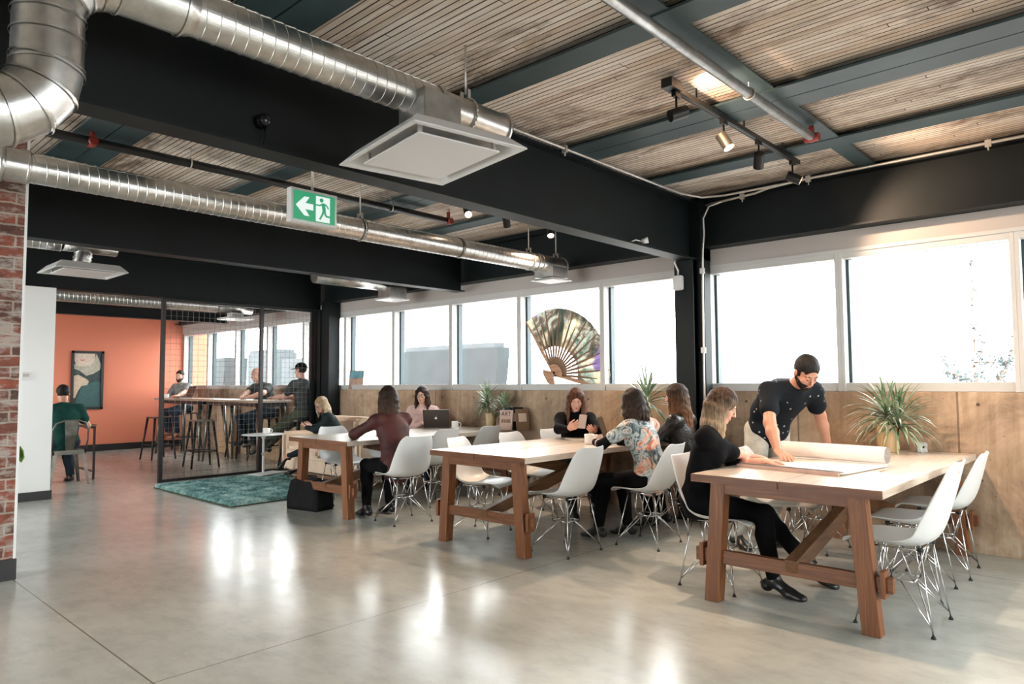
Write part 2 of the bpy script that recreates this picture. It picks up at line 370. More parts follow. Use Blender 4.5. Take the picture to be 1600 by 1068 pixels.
def bevel(o, w=0.004, seg=2):
    m = o.modifiers.new('bevel', 'BEVEL'); m.width = w; m.segments = seg; m.limit_method = 'ANGLE'; return o
def copy_tree(o, parent=None, label=None):
    c = o.copy(); COL.objects.link(c)
    if parent: c.parent = parent
    if label: c['label'] = label
    for ch in list(o.children):
        d = ch.copy(); COL.objects.link(d); d.parent = c
        for g in list(ch.children):
            e = g.copy(); COL.objects.link(e); e.parent = d
    return c
def struct(o): o['kind'] = 'structure'; return o
# ---------------------------------------------------------------- the room shell
YW = 6.32
struct(MB().box(-15.8, 3.9, -3.8, 7.1, -0.12, 0).build('floor', floor_m))
struct(MB().box(-15.75, 3.75, -3.55, 6.9, 3.105, 3.35).build('ceiling', timber))
struct(MB().box(-15.7, 3.75, YW, YW + 0.3, 0, 1.215, bev=0.004).build('wall_window_side', concrete))
struct(MB().box(-15.7, 3.75, YW - 0.004, YW + 0.3, 2.42, 3.2).build('wall_header', header_paint))
w = struct(MB().box(-15.75, -15.6, -3.7, 6.9, 0, 3.2).build('wall_left', orange))
struct(MB().box(-15.6, -15.58, -3.5, 6.32, 0, 0.13).build('baseboard_left', base_black))
struct(MB().box(-15.7, 3.75, -3.75, -3.55, 0, 0.12).box(-15.7, 3.75, -3.75, -3.55, 2.9, 3.2).box(-15.7, -15.0, -3.75, -3.55, 0.12, 2.9).box(-10.2, -9.3, -3.75, -3.55, 0.12, 2.9).box(-3.2, 3.75, -3.75, -3.55, 0.12, 2.9).build('wall_back', white_paint))
struct(MB().box(3.75, 3.95, -3.7, 6.9, 0, 0.9).box(3.75, 3.95, -3.7, 6.9, 2.9, 3.2).box(3.75, 3.95, 5.9, 6.9, .9, 2.9).box(3.75, 3.95, -3.7, .9, .9, 2.9).build('wall_right', white_paint))
m = MB()
for x in (-14.95, -13.8, -12.6, -11.4, -10.25, -9.25, -8.1, -6.9, -5.83, -4.5, -3.25): m.box(x - .03, x + .03, -3.72, -3.62, .12, 2.9)
wf = struct(m.build('window_20', frame_white)); MB().box(-9.3, -3.2, -3.68, -3.67, .12, 2.9).box(-15, -10.2, -3.68, -3.67, .12, 2.9).build('glass_pane', glass, wf)  # unseen rear glazing, added to let more light into the room
m = MB()
for i in range(5): y = .9 + i * 1.25; m.box(3.8, 3.9, y - .03, y + .03, .9, 2.9)
wf = struct(m.build('window_21', frame_white)); MB().box(3.84, 3.85, .9, 5.9, .9, 2.9).build('glass_pane', glass, wf)  # unseen side glazing, added and sized for light from the right
# brick wall end, white partition
struct(MB().box(-5.93, -5.735, -3.55, 1.235, 0.14, 3.1).build('wall_brick', brick))
struct(MB().box(-5.935, -5.728, 1.235, 1.25, 0, 3.1).build('trim_1', white_paint))
struct(MB().box(-5.94, -5.72, -3.55, 1.255, 0, 0.14, bev=.003).build('baseboard_brick', base_black))
struct(MB().box(-9.98, -9.45, -3.55, 2.37, 0.1, 2.44).build('wall_partition', white_paint))
struct(MB().box(-9.98, -9.435, -3.55, 2.385, 0, 0.1).build('baseboard_partition', base_black))
# windows: white bars, dark outer sash, glass
def window(idx, x0, x1, zb=1.30, zt=2.345):
    """x0/x1: centres of the mullions either side"""
    h = .032
    f = MB()
    f.box(x0, x1, YW + .015, YW + .10, 1.215, zb - .01).box(x0, x1, YW + .0, YW + .10, zt + .01, 2.42)
    f.box(x0, x0 + h, YW - .003, YW + .098, 1.214, 2.418).box(x1 - h, x1, YW - .003, YW + .098, 1.214, 2.418)
    o = struct(bevel(f.build('window_%d' % idx, frame_white), .003, 1))
    g = MB(); a, b, c, d = x0, x1, 1.22, 2.41; e = .055
    for q in ((a, a + e, c, d), (b - .034, b, c, d), (a + e, b - .034, c, zb - .012), (a + e, b - .034, zt + .014, d)):
        g.box(q[0], q[1], YW + .102, YW + .17, q[2], q[3])
    g.build('sash', frame_dark, o)
    MB().box(a + e - .005, b - .03, YW + .132, YW + .138, zb - .015, zt + .018).build('glass_pane', glass, o)
    return o
mull = [-15.55, -14.37, -13.145, -11.91, -10.675, -9.44, -8.21, -6.97, -5.735, -4.50, -3.24, -2.01, -0.765, 0.475, 1.715, 2.95]
for i in range(len(mull) - 1): window(i + 1, mull[i], mull[i + 1])
struct(MB().box(-15.7, 3.75, YW + .10, YW + .3, 1.19, 1.235).build('trim_2', frame_white))
struct(MB().box(-15.7, 3.75, YW - .012, YW + .002, 2.405, 2.435).build('trim_3', frame_white))
# steel beams running to the window wall
def ibeam_y(x0, x1, y0, y1, zb, zt, t=.016):
    xm = (x0 + x1) / 2
    return MB().box(x0, x1, y0, y1, zb, zb + t).box(x0, x1, y0, y1, zt - t, zt).box(xm - .006, xm + .006, y0, y1, zb + t, zt - t)
def ibeam_x(y0, y1, x0, x1, zb, zt, t=.012):
    ym = (y0 + y1) / 2
    return MB().box(x0, x1, y0, y1, zb, zb + t).box(x0, x1, y0, y1, zt - t, zt).box(x0, x1, ym - .005, ym + .005, zb + t, zt - t)
T = 4
for x0, x1 in ((-3.40, -3.24), (-6.68, -6.52), (-9.98, -9.82), (-13.28, -13.12), (-0.12, 0.04)):
    struct(ibeam_y(x0, x1, -3.5, 6.16, 2.475, 3.045).build('trim_%d' % T, black_steel)); T += 1
# beam along the window wall
struct(MB().box(-15.6, 3.7, 6.14, 6.31, 2.590, 2.606).box(-15.6, 3.7, 6.22, 6.232, 2.606, 3.17).box(-15.6, 3.7, 6.14, 6.318, 3.03, 3.05)
       .build('trim_%d' % T, black_steel)); T += 1
# joists crossing over the beams
for segs in (((1.44, 1.625), (1.635, 1.82)), ((2.865, 3.045),), ((4.09, 4.265), (4.275, 4.45)), ((5.235, 5.44),), ((-.2, 0),), ((-1.8, -1.6),)):
    mb = MB()
    for y0, y1 in segs:
        ym = (y0 + y1) / 2
        mb.box(-15.6, 3.7, y0, y1, 3.05, 3.062).box(-15.6, 3.7, ym - .005, ym + .005, 3.062, 3.17).box(-15.6, 3.7, y0 + .02, y1 - .02, 3.16, 3.17)
    struct(mb.build('trim_%d' % T, joist_steel)); T += 1
for x0, x1, ya, yb in ((-1.79, -1.63, 1.83, 2.86), (-1.79, -1.63, 3.05, 4.085), (-1.79, -1.63, 4.455, 5.23), (-1.76, -1.63, 5.445, 6.14)):
    struct(MB().box(x0, x1, ya, yb, 3.056, 3.066).box((x0 + x1) / 2 - .004, (x0 + x1) / 2 + .004, ya, yb, 3.066, 3.17).build('trim_%d' % T, joist_steel)); T += 1
# columns
for xa in (-3.46, -9.97):
    c = MB().box(xa, xa + .20, 6.08, 6.095, 0, 2.475).box(xa, xa + .20, 6.285, 6.30, 0, 2.475).box(xa + .092, xa + .108, 6.095, 6.285, 0, 2.475)
    c.box(xa + .192, xa + .27, 6.17, 6.30, 0, 2.6).box(xa - .03, xa + .23, 6.05, 6.32, 0, .015)
    if xa < -9: c.box(xa + .2, xa + .42, 6.10, 6.30, 0, 2.59)
    else: c.box(xa, xa + .27, 6.12, 6.31, 2.475, 3.03)
    struct(bevel(c.build('trim_%d' % T, black_steel), .002, 1)); T += 1
# ---------------------------------------------------------------- ducts
def spiral(mb, p0, p1, r, pitch=.055, n=56):
    p0 = Vector(p0); p1 = Vector(p1); L = (p1 - p0).length; d = (p1 - p0) / L; k = max(2, int(L / pitch))
    prof = []
    for i in range(k):
        a = L * i / k
        prof += [(a, r), (a + L / k - .008, r + .0003), (a + L / k - .006, r + .0026), (a + L / k - .002, r + .0026)]
    prof.append((L, r))
    a = d.orthogonal().normalized(); b = d.cross(a); vs = []
    for t, rr in prof:
        for j in range(n):
            q = 2 * PI * j / n; w = t + pitch * j / n - pitch / 2
            w = min(max(w, 0), L); vs.append(p0 + d * w + (a * math.cos(q) + b * math.sin(q)) * rr)
    m = len(prof); mb.add(vs, [(i * n + j, i * n + (j + 1) % n, (i + 1) * n + (j + 1) % n, (i + 1) * n + j) for i in range(m - 1) for j in range(n)], False)
    return mb
def ringband(mb, p, d, r, w=.03):
    p = Vector(p); d = Vector(d).normalized(); mb.cyl(p - d * w / 2, p + d * w / 2, r, n=32); return mb
def hanger(parent, x, y, z, r, top=3.16):
    h = MB().cyl((x, y, z + r + .03), (x, y, top), .006, n=8).cyl((x, y, top - .012), (x, y, top), .022, n=10)
    pts = [(x + (r + .004) * math.sin(t), y, z + (r + .004) * math.cos(t)) for t in [2 * PI * i / 24 for i in range(25)]]
    for k in range(24): h.tube([pts[k], pts[k + 1]], .006, 5)
    h.box(x - .03, x - .024, y - .01, y + .01, z + r - .02, z + r + .05).box(x + .024, x + .03, y - .01, y + .01, z + r - .02, z + r + .05)
    return h.build('hanger', conduit_m, parent)
def arc(c, a0, a1, u, v, R, n=7):
    c = Vector(c); u = Vector(u); v = Vector(v)
    return [c + u * (R * math.cos(a0 + (a1 - a0) * i / (n - 1))) + v * (R * math.sin(a0 + (a1 - a0) * i / (n - 1))) for i in range(n)]
def gored(mb, pts, r):
    """segmented elbow: straight facets between the points with a raised seam at each"""
    for i in range(len(pts) - 1): mb.cyl(pts[i], pts[i + 1], r, n=32, cap=False)
    for i in range(len(pts)):
        d = (Vector(pts[min(i + 1, len(pts) - 1)]) - Vector(pts[max(i - 1, 0)])).normalized()
        mb.ball(pts[i], r * .995, 24); mb.cyl(Vector(pts[i]) - d * .004, Vector(pts[i]) + d * .004, r + .006, n=32, cap=False)
    return mb
def square_diffuser(root, cx, cy, z, hx, hy, rot=0, neck=None):
    M = Matrix.Translation((cx, cy, z)) @ Matrix.Rotation(rot, 4, 'Z')
    mb = MB()
    def ringq(a, za, b, zb):
        va = [M @ Vector((sx * hx * a, sy * hy * a, za)) for sx, sy in ((-1, -1), (1, -1), (1, 1), (-1, 1))]
        vb = [M @ Vector((sx * hx * b, sy * hy * b, zb)) for sx, sy in ((-1, -1), (1, -1), (1, 1), (-1, 1))]
        mb.add(va + vb, [(i, (i + 1) % 4, 4 + (i + 1) % 4, 4 + i) for i in range(4)])
    ringq(1, 0, 1, .006); ringq(1, 0, .93, 0); ringq(.93, 0, .80, .05); ringq(1, .006, .8, .07); ringq(.8, .07, .4, .09)
    ringq(.8, .05, .3, .055)
    p = mb.build('housing', white_metal, root)
    q = MB(); q.box(-hx * .72, hx * .72, -hy * .72, hy * .72, -.004, .004, M)
    for sx in (-1, 1):
        for sy in (-1, 1): q.box(sx * hx * .66 - .008, sx * hx * .66 + .008, sy * hy * .66 - .008, sy * hy * .66 + .008, .004, .05, M)
    q.build('face_plate', white_metal, root)
# duct A: jog near the camera, straight run, saddle box with diffuser
XA, ZA, R = -2.66, 2.72, .088
dA = empty('spiral_duct', (XA, 1.6, ZA), 0, 'large spiral metal duct with two elbows at the upper left, nearest to the viewer', 'duct')
def loc(root, mb):  # world coordinates -> root's frame (roots are unrotated)
    o = root.location; mb.v = [(v[0] - o.x, v[1] - o.y, v[2] - o.z) for v in mb.v]; return mb
loc(dA, spiral(MB(), (XA, 1.02, ZA), (XA, 2.30, ZA), R)).build('spiral_run', duct_m, dA)
m = MB().cyl((XA, 2.28, ZA), (XA, 2.80, ZA), R - .006, n=32, cap=False); ringband(m, (XA, 2.30, ZA), (0, 1, 0), R + .006, .02); ringband(m, (XA, 2.315, ZA), (0, 1, 0), R + .006, .01)
ringband(m, (XA, 2.79, ZA), (0, 1, 0), R + .004, .015); m.cyl((XA, 2.793, ZA), (XA, 2.797, ZA), R - .003, n=32)
loc(dA, m).build('end_section', duct_m, dA)
m = MB(); ym = .62; zl = 2.15; rr = .20
pts = [(XA, 1.04, ZA)] + [tuple(p) for p in arc((XA, ym + rr, ZA - rr), PI / 2, PI, (0, 1, 0), (0, 0, 1), rr, 5)]
gored(m, pts, R + .012); loc(dA, m).build('upper_elbow', duct_m, dA)
m = MB(); gored(m, [(XA, ym, ZA - rr), (XA, ym, ZA - rr - .07), (XA, ym, zl + rr)], R + .016); loc(dA, m).build('drop', duct_m, dA)
m = MB(); gored(m, [tuple(p) for p in arc((XA, ym - rr, zl + rr), 0, -PI / 2, (0, 1, 0), (0, 0, 1), rr, 5)] + [(XA, .2, zl), (XA, -.6, zl)], R + .018)
loc(dA, m).build('lower_elbow', duct_m, dA)
hanger(dA, 0, 2.52 - 1.6, 0, R, 3.165 - ZA)
df = empty('air_diffuser', (-2.62, 2.24, 2.42), 0, 'large square white air diffuser under the near duct, in front of the black beam', 'air diffuser')
square_diffuser(df, 0, 0, 0, .385, .31, -.17)
MB().box(-.10, .10, -.12, .12, .08, .30, bev=.004).build('neck', duct_m, df)
# duct B: long run beyond the first beam to the windows
XB, ZB = -4.8, 2.57
dB = empty('spiral_duct', (XB, 3, ZB), 0, 'long spiral metal duct running behind the green exit sign towards the windows', 'duct')
loc(dB, spiral(MB(), (XB, 1.03, ZB), (XB, 5.55, ZB), R)).build('spiral_run', duct_m, dB)
m = MB()
for y in (3.35, 4.45): ringband(m, (XB, y, ZB), (0, 1, 0), R + .006, .03)
loc(dB, m).build('coupling', gun_metal, dB)
m = MB().cyl((XB, 5.53, ZB), (XB, 6.0, ZB), R + .008, n=32, cap=False); ringband(m, (XB, 5.99, ZB), (0, 1, 0), R + .014, .015); ringband(m, (XB, 5.6, ZB), (0, 1, 0), R + .014, .012)
m.cyl((XB, 5.985, ZB), (XB, 5.99, ZB), R + .005, n=32)
loc(dB, m).build('end_section', duct_m, dB)
m = MB().cyl((XB, .90, ZB), (XB, 1.03, ZB), R + .006, n=32, cap=False); ringband(m, (XB, .9, ZB), (0, 1, 0), R + .02, .03); ringband(m, (XB, 1.03, ZB), (0, 1, 0), R + .012, .02)
loc(dB, spiral(m, (XB, -.8, ZB), (XB, .9, ZB), R + .004)).build('sleeve', duct_m, dB)
for y in (3.35, 5.45, 5.9): hanger(dB, 0, y - 3, 0, R, 3.165 - ZB)
g = empty('vent_register', (XB, 5.82, 2.40), 0, 'square sheet metal register hanging under the end of the long duct by the windows', 'vent')
MB().box(-.13, .13, -.13, .13, .03, .14).box(-.16, .16, -.16, .16, .0, .012).build('box', duct_m, g)
MB().box(-.135, .135, -.135, .135, -.006, .0).build('face', white_metal, g)
# duct between the second and third beam
XC, ZC = -7.45, 2.63
dC = empty('spiral_duct', (XC, 1.5, ZC), 0, 'short spiral duct beyond the second beam, with a white diffuser hanging from it', 'duct')
loc(dC, spiral(MB(), (XC, -.5, ZC), (XC, 1.9, ZC), .085)).build('spiral_run', duct_m, dC)
loc(dC, MB().cyl((XC, 1.9, ZC), (XC, 2.36, ZC), .078, n=28)).build('end_section', duct_m, dC)
df = empty('air_diffuser', (XC, 2.08, 2.36), 0, 'white square air diffuser hanging in front of the far black beam, above the white partition', 'air diffuser')
square_diffuser(df, 0, 0, 0, .30, .30, 0)
gored(MB(), [(0, -.02, .08), (0, -.01, .13), (0, 0, .17)], .075).build('neck', duct_m, df)
g = empty('vent_register', (-7.62, 5.85, 2.43), 0, 'sheet metal register box just behind the end of the second black beam', 'vent')
MB().box(-.13, .13, -.14, .14, .02, .16).cyl((0, -1.2, .2), (0, .15, .2), .085, n=24).cyl((0, 0, .28), (0, 0, .735), .006, n=8).build('box', duct_m, g)
MB().box(-.16, .16, -.17, .17, 0, .02).build('face', white_metal, g)
# duct between third and fourth beam
XD, ZD = -11.5, 2.60
dD = empty('spiral_duct', (XD, 3, ZD), 0, 'spiral duct in the far room, above the orange wall and the wire mesh', 'duct')
loc(dD, spiral(MB(), (XD, -.5, ZD), (XD, 5.2, ZD), .10)).build('spiral_run', duct_m, dD)
loc(dD, MB().cyl((XD, 5.2, ZD), (XD, 5.8, ZD), .095, n=28)).build('end_section', duct_m, dD)
MB().box(-.22, .22, 2.3, 2.75, -.20, -.17).box(-.1, .1, 2.42, 2.62, -.17, -.09).build('register', white_metal, dD)
# ---------------------------------------------------------------- sprinkler pipes
def sprinkler_pipe(x, y0, y1, z, r, label, heads, m, hang):
    t = empty('sprinkler_pipe', (x, y1, z), 0, label, 'pipe')
    MB().cyl((0, y0 - y1, 0), (0, 0, 0), r, n=16).build('pipe', m, t)
    for y in heads:
        h = MB().ball((0, y - y1, 0), r * 1.25, 12).cyl((0, y - y1, 0), (.0, y - y1, .09), r * .6, n=12).cyl((-.045, y - y1, -.005), (.05, y - y1, -.005), r * .95, n=12)
        p = h.build('red_tee', red_fit, t)
        MB().cyl((0, y - y1, .09), (0, y - y1, .13), .012, n=8).cyl((0, y - y1, .13), (0, y - y1, .134), .026, n=10).box(-.018, -.014, y - y1 - .003, y - y1 + .003, .085, .13).box(.014, .018, y - y1 - .003, y - y1 + .003, .085, .13).build('sprinkler_head', brass, p)
    for y in hang:
        h = MB().cyl((0, y - y1, r), (0, y - y1, 3.16 - z), .005, n=6)
        pts = [((r + .004) * math.sin(q), y - y1, (r + .004) * math.cos(q)) for q in [2 * PI * i / 14 for i in range(15)]]
        h.tube(pts, .005, 5); h.cyl((0, y - y1, 3.145 - z), (0, y - y1, 3.16 - z), .02, n=8); h.build('clevis_hanger', conduit_m, t)
sprinkler_pipe(-1.705, -1.0, 4.88, 2.985, .030, 'steel sprinkler pipe under the timber ceiling beside the track lights', (4.90,), pipe_steel, (3.9, 1.5))
sprinkler_pipe(-5.37, -1.0, 4.82, 2.985, .032, 'black sprinkler pipe passing behind the green exit sign, with red fittings', (1.53, 4.84), pipe_black, (4.1, 2.2))
# ---------------------------------------------------------------- conduits
def conduit(pts, r, label, clips=()):
    t = empty('conduit', pts[0], 0, label, 'conduit'); o = Vector(pts[0])
    MB().tube([Vector(p) - o for p in pts], r, 8).build('tube', conduit_m, t)
    for c in clips:
        c = Vector(c) - o; MB().box(c.x - .02, c.x + .02, c.y - .012, c.y + .012, c.z - .025, c.z + .028).cyl(c + Vector((0, 0, -.05)), c + Vector((0, 0, .05)), .006, n=6).build('clamp', conduit_m, t)
conduit([(-3.20, 2.75, 3.045), (-3.2, 5.5, 3.045), (-3.19, 5.75, 3.04), (-3.1, 5.98, 3.03), (-2.9, 6.06, 3.03), (-2.2, 6.07, 3.03)], .011, 'thin metal conduit along the top of the near black beam', [(-3.2, 3.0, 3.04), (-3.2, 4.05, 3.04)])
conduit([(-3.12, 6.10, 2.98), (-2.9, 6.09, 2.99), (-2.62, 6.08, 3.0), (-2.5, 6.07, 3.02), (-2.2, 6.07, 3.035), (-1.2, 6.07, 3.035), (3.6, 6.07, 3.035)], .012, 'pale conduit along the top of the beam over the right windows', [(-2.75, 6.085, 2.995), (-2.15, 6.07, 3.03), (-.86, 6.07, 3.03)])
conduit([(-2.95, 6.09, 2.985), (-3.08, 6.08, 2.96), (-3.13, 6.06, 2.85), (-3.12, 6.05, 2.7), (-3.14, 6.06, 2.55), (-3.15, 6.06, 2.2), (-3.155, 6.06, 1.3), (-3.155, 6.06, .3)], .010, 'pale conduit dropping down the side of the black column', [(-3.15, 6.06, 2.35), (-3.155, 6.06, 1.6)])
jb = empty('junction_box', (-3.40, 6.02, 2.26), 0, 'small white box on the black column beneath the beam end', 'junction box')
MB().box(-.045, .045, 0, .06, -.07, .07, bev=.008).build('box', white_metal, jb)
MB().tube([(0, .03, .07), (.0, .03, .12), (-.02, .0, .2), (-.03, -.0, .225)], .010, 8).build('cable', conduit_m, jb)
# small fixtures on the near beam
sb = empty('beam_sensor', (-3.285, 1.70, 2.60), 0, 'small black dome on the web of the near beam above the exit sign', 'sensor')
MB().ball((.02, 0, .03), (.03, .035, .035)).cyl((-.03, 0, .03), (.02, 0, .03), .035).tube([(.02, 0, .0), (.03, .005, -.04), (.02, .0, -.09), (.03, .01, -.12)], .006, 6).build('dome', screen_m, sb)
sb = empty('beam_sensor', (-3.26, 5.15, 2.50), 0, 'small white sensor resting on the lower flange of the near beam, by the column', 'sensor')
MB().cyl((0, .03, .02), (.05, .06, .03), .022, .026).tube([(-.02, -.1, .0), (0, -.06, .02), (0, .03, .02)], .006, 6).build('head', white_metal, sb)
# ---------------------------------------------------------------- exit sign
es = empty('exit_sign', (-4.02, 2.45, 2.45), 0, 'green and white illuminated exit sign with arrow and running figure', 'exit sign')
sy, sz = .17, .112
bevel(MB().box(-.055, 0, -sy, sy, -sz, sz).build('case', white_metal, es), .004)
# sign_green field; drawing in front of it (u along +Y, v up)
def plate(poly, x0, x1, name, mat, parent): return MB().prism(poly, 0, x0, x1).build(name, mat, parent)
fl = plate([(-.152, -.092), (.152, -.092), (.152, .094), (-.152, .094)], .0, .003, 'sign_face', sign_green, es)
ar = [(-.138, .0), (-.076, .062), (-.040, .062), (-.070, .020), (-.012, .020), (-.012, -.020), (-.070, -.020), (-.040, -.062), (-.076, -.062)]
MB().prism([ar[0], ar[1], ar[2], ar[3]], 0, .003, .005).prism([ar[0], ar[3], ar[6]], 0, .003, .005).prism([ar[3], ar[4], ar[5], ar[6]], 0, .003, .005).prism([ar[0], ar[6], ar[7], ar[8]], 0, .003, .005).build('arrow', sign_white, fl)
plate([(.008, -.085), (.112, -.085), (.112, .082), (.008, .082)], .003, .005, 'doorway', sign_white, fl)
mm = MB().cyl((.005, .048, .058), (.007, .048, .058), .014, n=16)
def stroke(a, b, w):
    a = Vector(a); b = Vector(b); d = (b - a).normalized(); n = Vector((-d.y, d.x)) * w / 2
    mm.prism([tuple(a - n), tuple(b - n), tuple(b + n), tuple(a + n)], 0, .005, .007)
for s_ in (((.06, .04), (.068, -.005), .026), ((.06, .035), (.035, .022), .010), ((.035, .022), (.004, .022), .009), ((.068, .036), (.088, .028), .010), ((.088, .028), (.100, .008), .009),
           ((.066, -.0), (.056, -.035), .014), ((.056, -.035), (.036, -.07), .012), ((.07, 0), (.080, -.042), .014), ((.080, -.042), (.118, -.046), .012)): stroke(*s_)
mm.build('running_figure', sign_green, fl)
MB().cyl((-.03, 0, sz), (-.03, 0, 3.05 - 2.45 + .1), .009, n=8).build('hanging_rod', conduit_m, es)
# ---------------------------------------------------------------- track lights
def track(x, y0, y1, z, heads, label):
    t = empty('track_light', (x, (y0 + y1) / 2, z), 0, label, 'track light'); oy = (y0 + y1) / 2
    MB().box(-.018, .018, y0 - oy, y1 - oy, 0, .03).box(-.012, -.006, y0 - oy + .02, y1 - oy - .02, -.003, 0).box(.006, .012, y0 - oy + .02, y1 - oy - .02, -.003, 0).box(-.035, .035, y0 - oy - .06, y0 - oy + .06, .0, .055).build('rail', black_metal, t)
    for y in (y0 + .3, (y0 + y1) / 2, y1 - .3): MB().cyl((0, y - oy, .03), (0, y - oy, 3.165 - z), .006, n=6).build('ceiling_mount', black_metal, t)
    for y, d, mat, watt in heads:
        d = Vector(d).normalized(); j = Vector((0, y - oy, -.13))
        h = MB().box(-.014, .014, y - oy - .03, y - oy + .03, -.03, 0).cyl((0, y - oy, -.03), j, .007, n=8).build('stem', black_metal, t)
        MB().cyl(j - d * .045, j + d * .065, .036, n=20, cap=False).cyl(j - d * .045, j - d * .04, .036, n=20).cyl(j + d * .03, j + d * .034, .034, n=20).build('lamp_head', mat, h)
        if watt:
            MB().cyl(j + d * .052, j + d * .058, .029, n=16).build('bulb', bulb, h)
            l = bpy.data.lights.new('spot', 'SPOT'); l.energy = watt; l.spot_size = 2.0; l.spot_blend = .5; l.color = (1, .70, .48); l.shadow_soft_size = .03
            o = bpy.data.objects.new('spotlight', l); COL.objects.link(o); o.parent = t; o.location = j + d * .075
            o.rotation_euler = d.to_track_quat('-Z', 'Y').to_euler()
track(-2.03, 3.58, 5.52, 3.005, ((3.63, (.55, .75, .35), black_metal, 10), (4.24, (.45, .1, -.85), brass, 75), (4.78, (-.35, .6, -.75), black_metal, 0), (5.40, (.9, .36, -.5), black_metal, 50)),
      'black ceiling track with four small spotlights over the nearest two tables')
track(-4.60, 3.7, 5.75, 3.005, ((4.38, (.5, -.3, -.6), black_metal, 60), (4.90, (-.3, .5, -.8), black_metal, 0), (5.57, (.3, -.3, -.8), black_metal, 70)), 'black ceiling track light above the long duct, half hidden by the near beam')
# ---------------------------------------------------------------- long tables
def make_table(x, label):
    W2, L2 = .53, 1.215; cy = 3.87 + L2
    t = empty('long_table', (x, cy, 0), 0, label, 'table', 'long timber trestle tables')
    for s in (-1, 1):
        a, b = (-W2, -.004) if s < 0 else (.004, W2)
        tb = MB().box(a, b, -L2 + .006, L2 - .006, .705, .75, bev=.003).build('tabletop_board', table_top, t)
        for e in (-1, 1): MB().box(a + .001, b - .001, min(e * L2, e * (L2 - .007)), max(e * L2, e * (L2 - .007)), .7055, .7495).build('end_edge', table_rail, tb)  # brown ends: stained end grain, with the end face's shade put into the colour
    for sy in (-1, 1):
        yo = sy * (L2 - .055); yi = sy * (L2 - .135); y0, y1 = min(yo, yi), max(yo, yi)
        for s in (-1, 1):
            m = MB(); xb, xt = s * .44, s * .385; h = .045
            m.add([(xb - h, y0, 0), (xb + h, y0, 0), (xb + h, y1, 0), (xb - h, y1, 0), (xt - h, y0, .705), (xt + h, y0, .705), (xt + h, y1, .705), (xt - h, y1, .705)],
                  [(0, 3, 2, 1), (4, 5, 6, 7), (0, 1, 5, 4), (1, 2, 6, 5), (2, 3, 7, 6), (3, 0, 4, 7)])
            bevel(m.build('leg', table_leg, t), .003)
        bevel(MB().box(-.36, .36, y0 + .005, y1 - .005, .64, .705).build('top_rail', table_rail, t), .003)
        st = bevel(MB().box(-.545, .545, y0 + .02, y1 - .02, .225, .305).build('stretcher', table_rail, t), .003)
        for s in (-1, 1): bevel(MB().box(s * .50 - .012, s * .50 + .012, y0 - .0, y1 + .0, .20, .335).build('wedge', table_leg, st), .002)
    # crossing diagonal braces along the middle
    for s in (-1, 1):
        a = Vector((.0, -s * (L2 - .07), .27)); b = Vector((.0, s * (L2 - .62), .66)); d = (b - a).normalized(); n = d.cross(Vector((1, 0, 0))).normalized()
        o = s * .036; hw = .034; hh = .045
        vs = [p + Vector((o + sx * hw, 0, 0)) + n * (sz_ * hh) for p in (a, b) for sx, sz_ in ((-1, -1), (1, -1), (1, 1), (-1, 1))]
        bevel(MB().add(vs, [(0, 1, 2, 3), (7, 6, 5, 4), (0, 4, 5, 1), (1, 5, 6, 2), (2, 6, 7, 3), (3, 7, 4, 0)]).build('diagonal_brace', table_brace, t), .003)
    return t
make_table(-1.587, 'nearest long timber table, with the rolled paper on it')
make_table(-3.995, 'middle long timber table, bare near end, women gathered at its far end')
make_table(-6.27, 'farthest long timber table, beside the teal rug, with the dark laptop on it')

# ---------------------------------------------------------------- moulded shell chairs
def shell_mesh():
    prof = [(.255, .415), (.245, .432), (.215, .443), (.15, .440), (.07, .430), (0, .423), (-.07, .424), (-.125, .436), (-.168, .462), (-.198, .505), (-.220, .56), (-.240, .63), (-.258, .70), (-.272, .76), (-.282, .795), (-.290, .815)]
    wid = [.150, .180, .205, .222, .230, .232, .232, .231, .229, .226, .222, .215, .204, .188, .165, .135]
    lift = [.0, .006, .014, .024, .034, .042, .052, .064, .075, .080, .078, .066, .052, .040, .030, .022]
    # refine
    def interp(a, k):
        out = []
        for i in range(len(a) - 1):
            for j in range(k): out.append(a[i] + (a[i + 1] - a[i]) * j / k)
        out.append(a[-1]); return out
    py = interp([p[0] for p in prof], 2); pz = interp([p[1] for p in prof], 2); ww = interp(wid, 2); ll = interp(lift, 2)
    n = 17; m = len(py); vs = []
    for i in range(m):
        a = max(0, i - 1); b = min(m - 1, i + 1)
        ty, tz = py[b] - py[a], pz[b] - pz[a]; L = math.hypot(ty, tz); ny, nz = tz / L, -ty / L   # towards the sitter
        for j in range(n):
            u = -1 + 2 * j / (n - 1); s = math.copysign(abs(u) ** 1.0, u)
            k = ll[i] * abs(u) ** 2.6
            x = ww[i] * s * (1 - .06 * abs(u) ** 6)
            q = 1.0
            vs.append((x, py[i] + ny * k * q, pz[i] + nz * k * q))
    fs = [(i * n + j, i * n + j + 1, (i + 1) * n + j + 1, (i + 1) * n + j) for i in range(m - 1) for j in range(n - 1)]
    return vs, fs
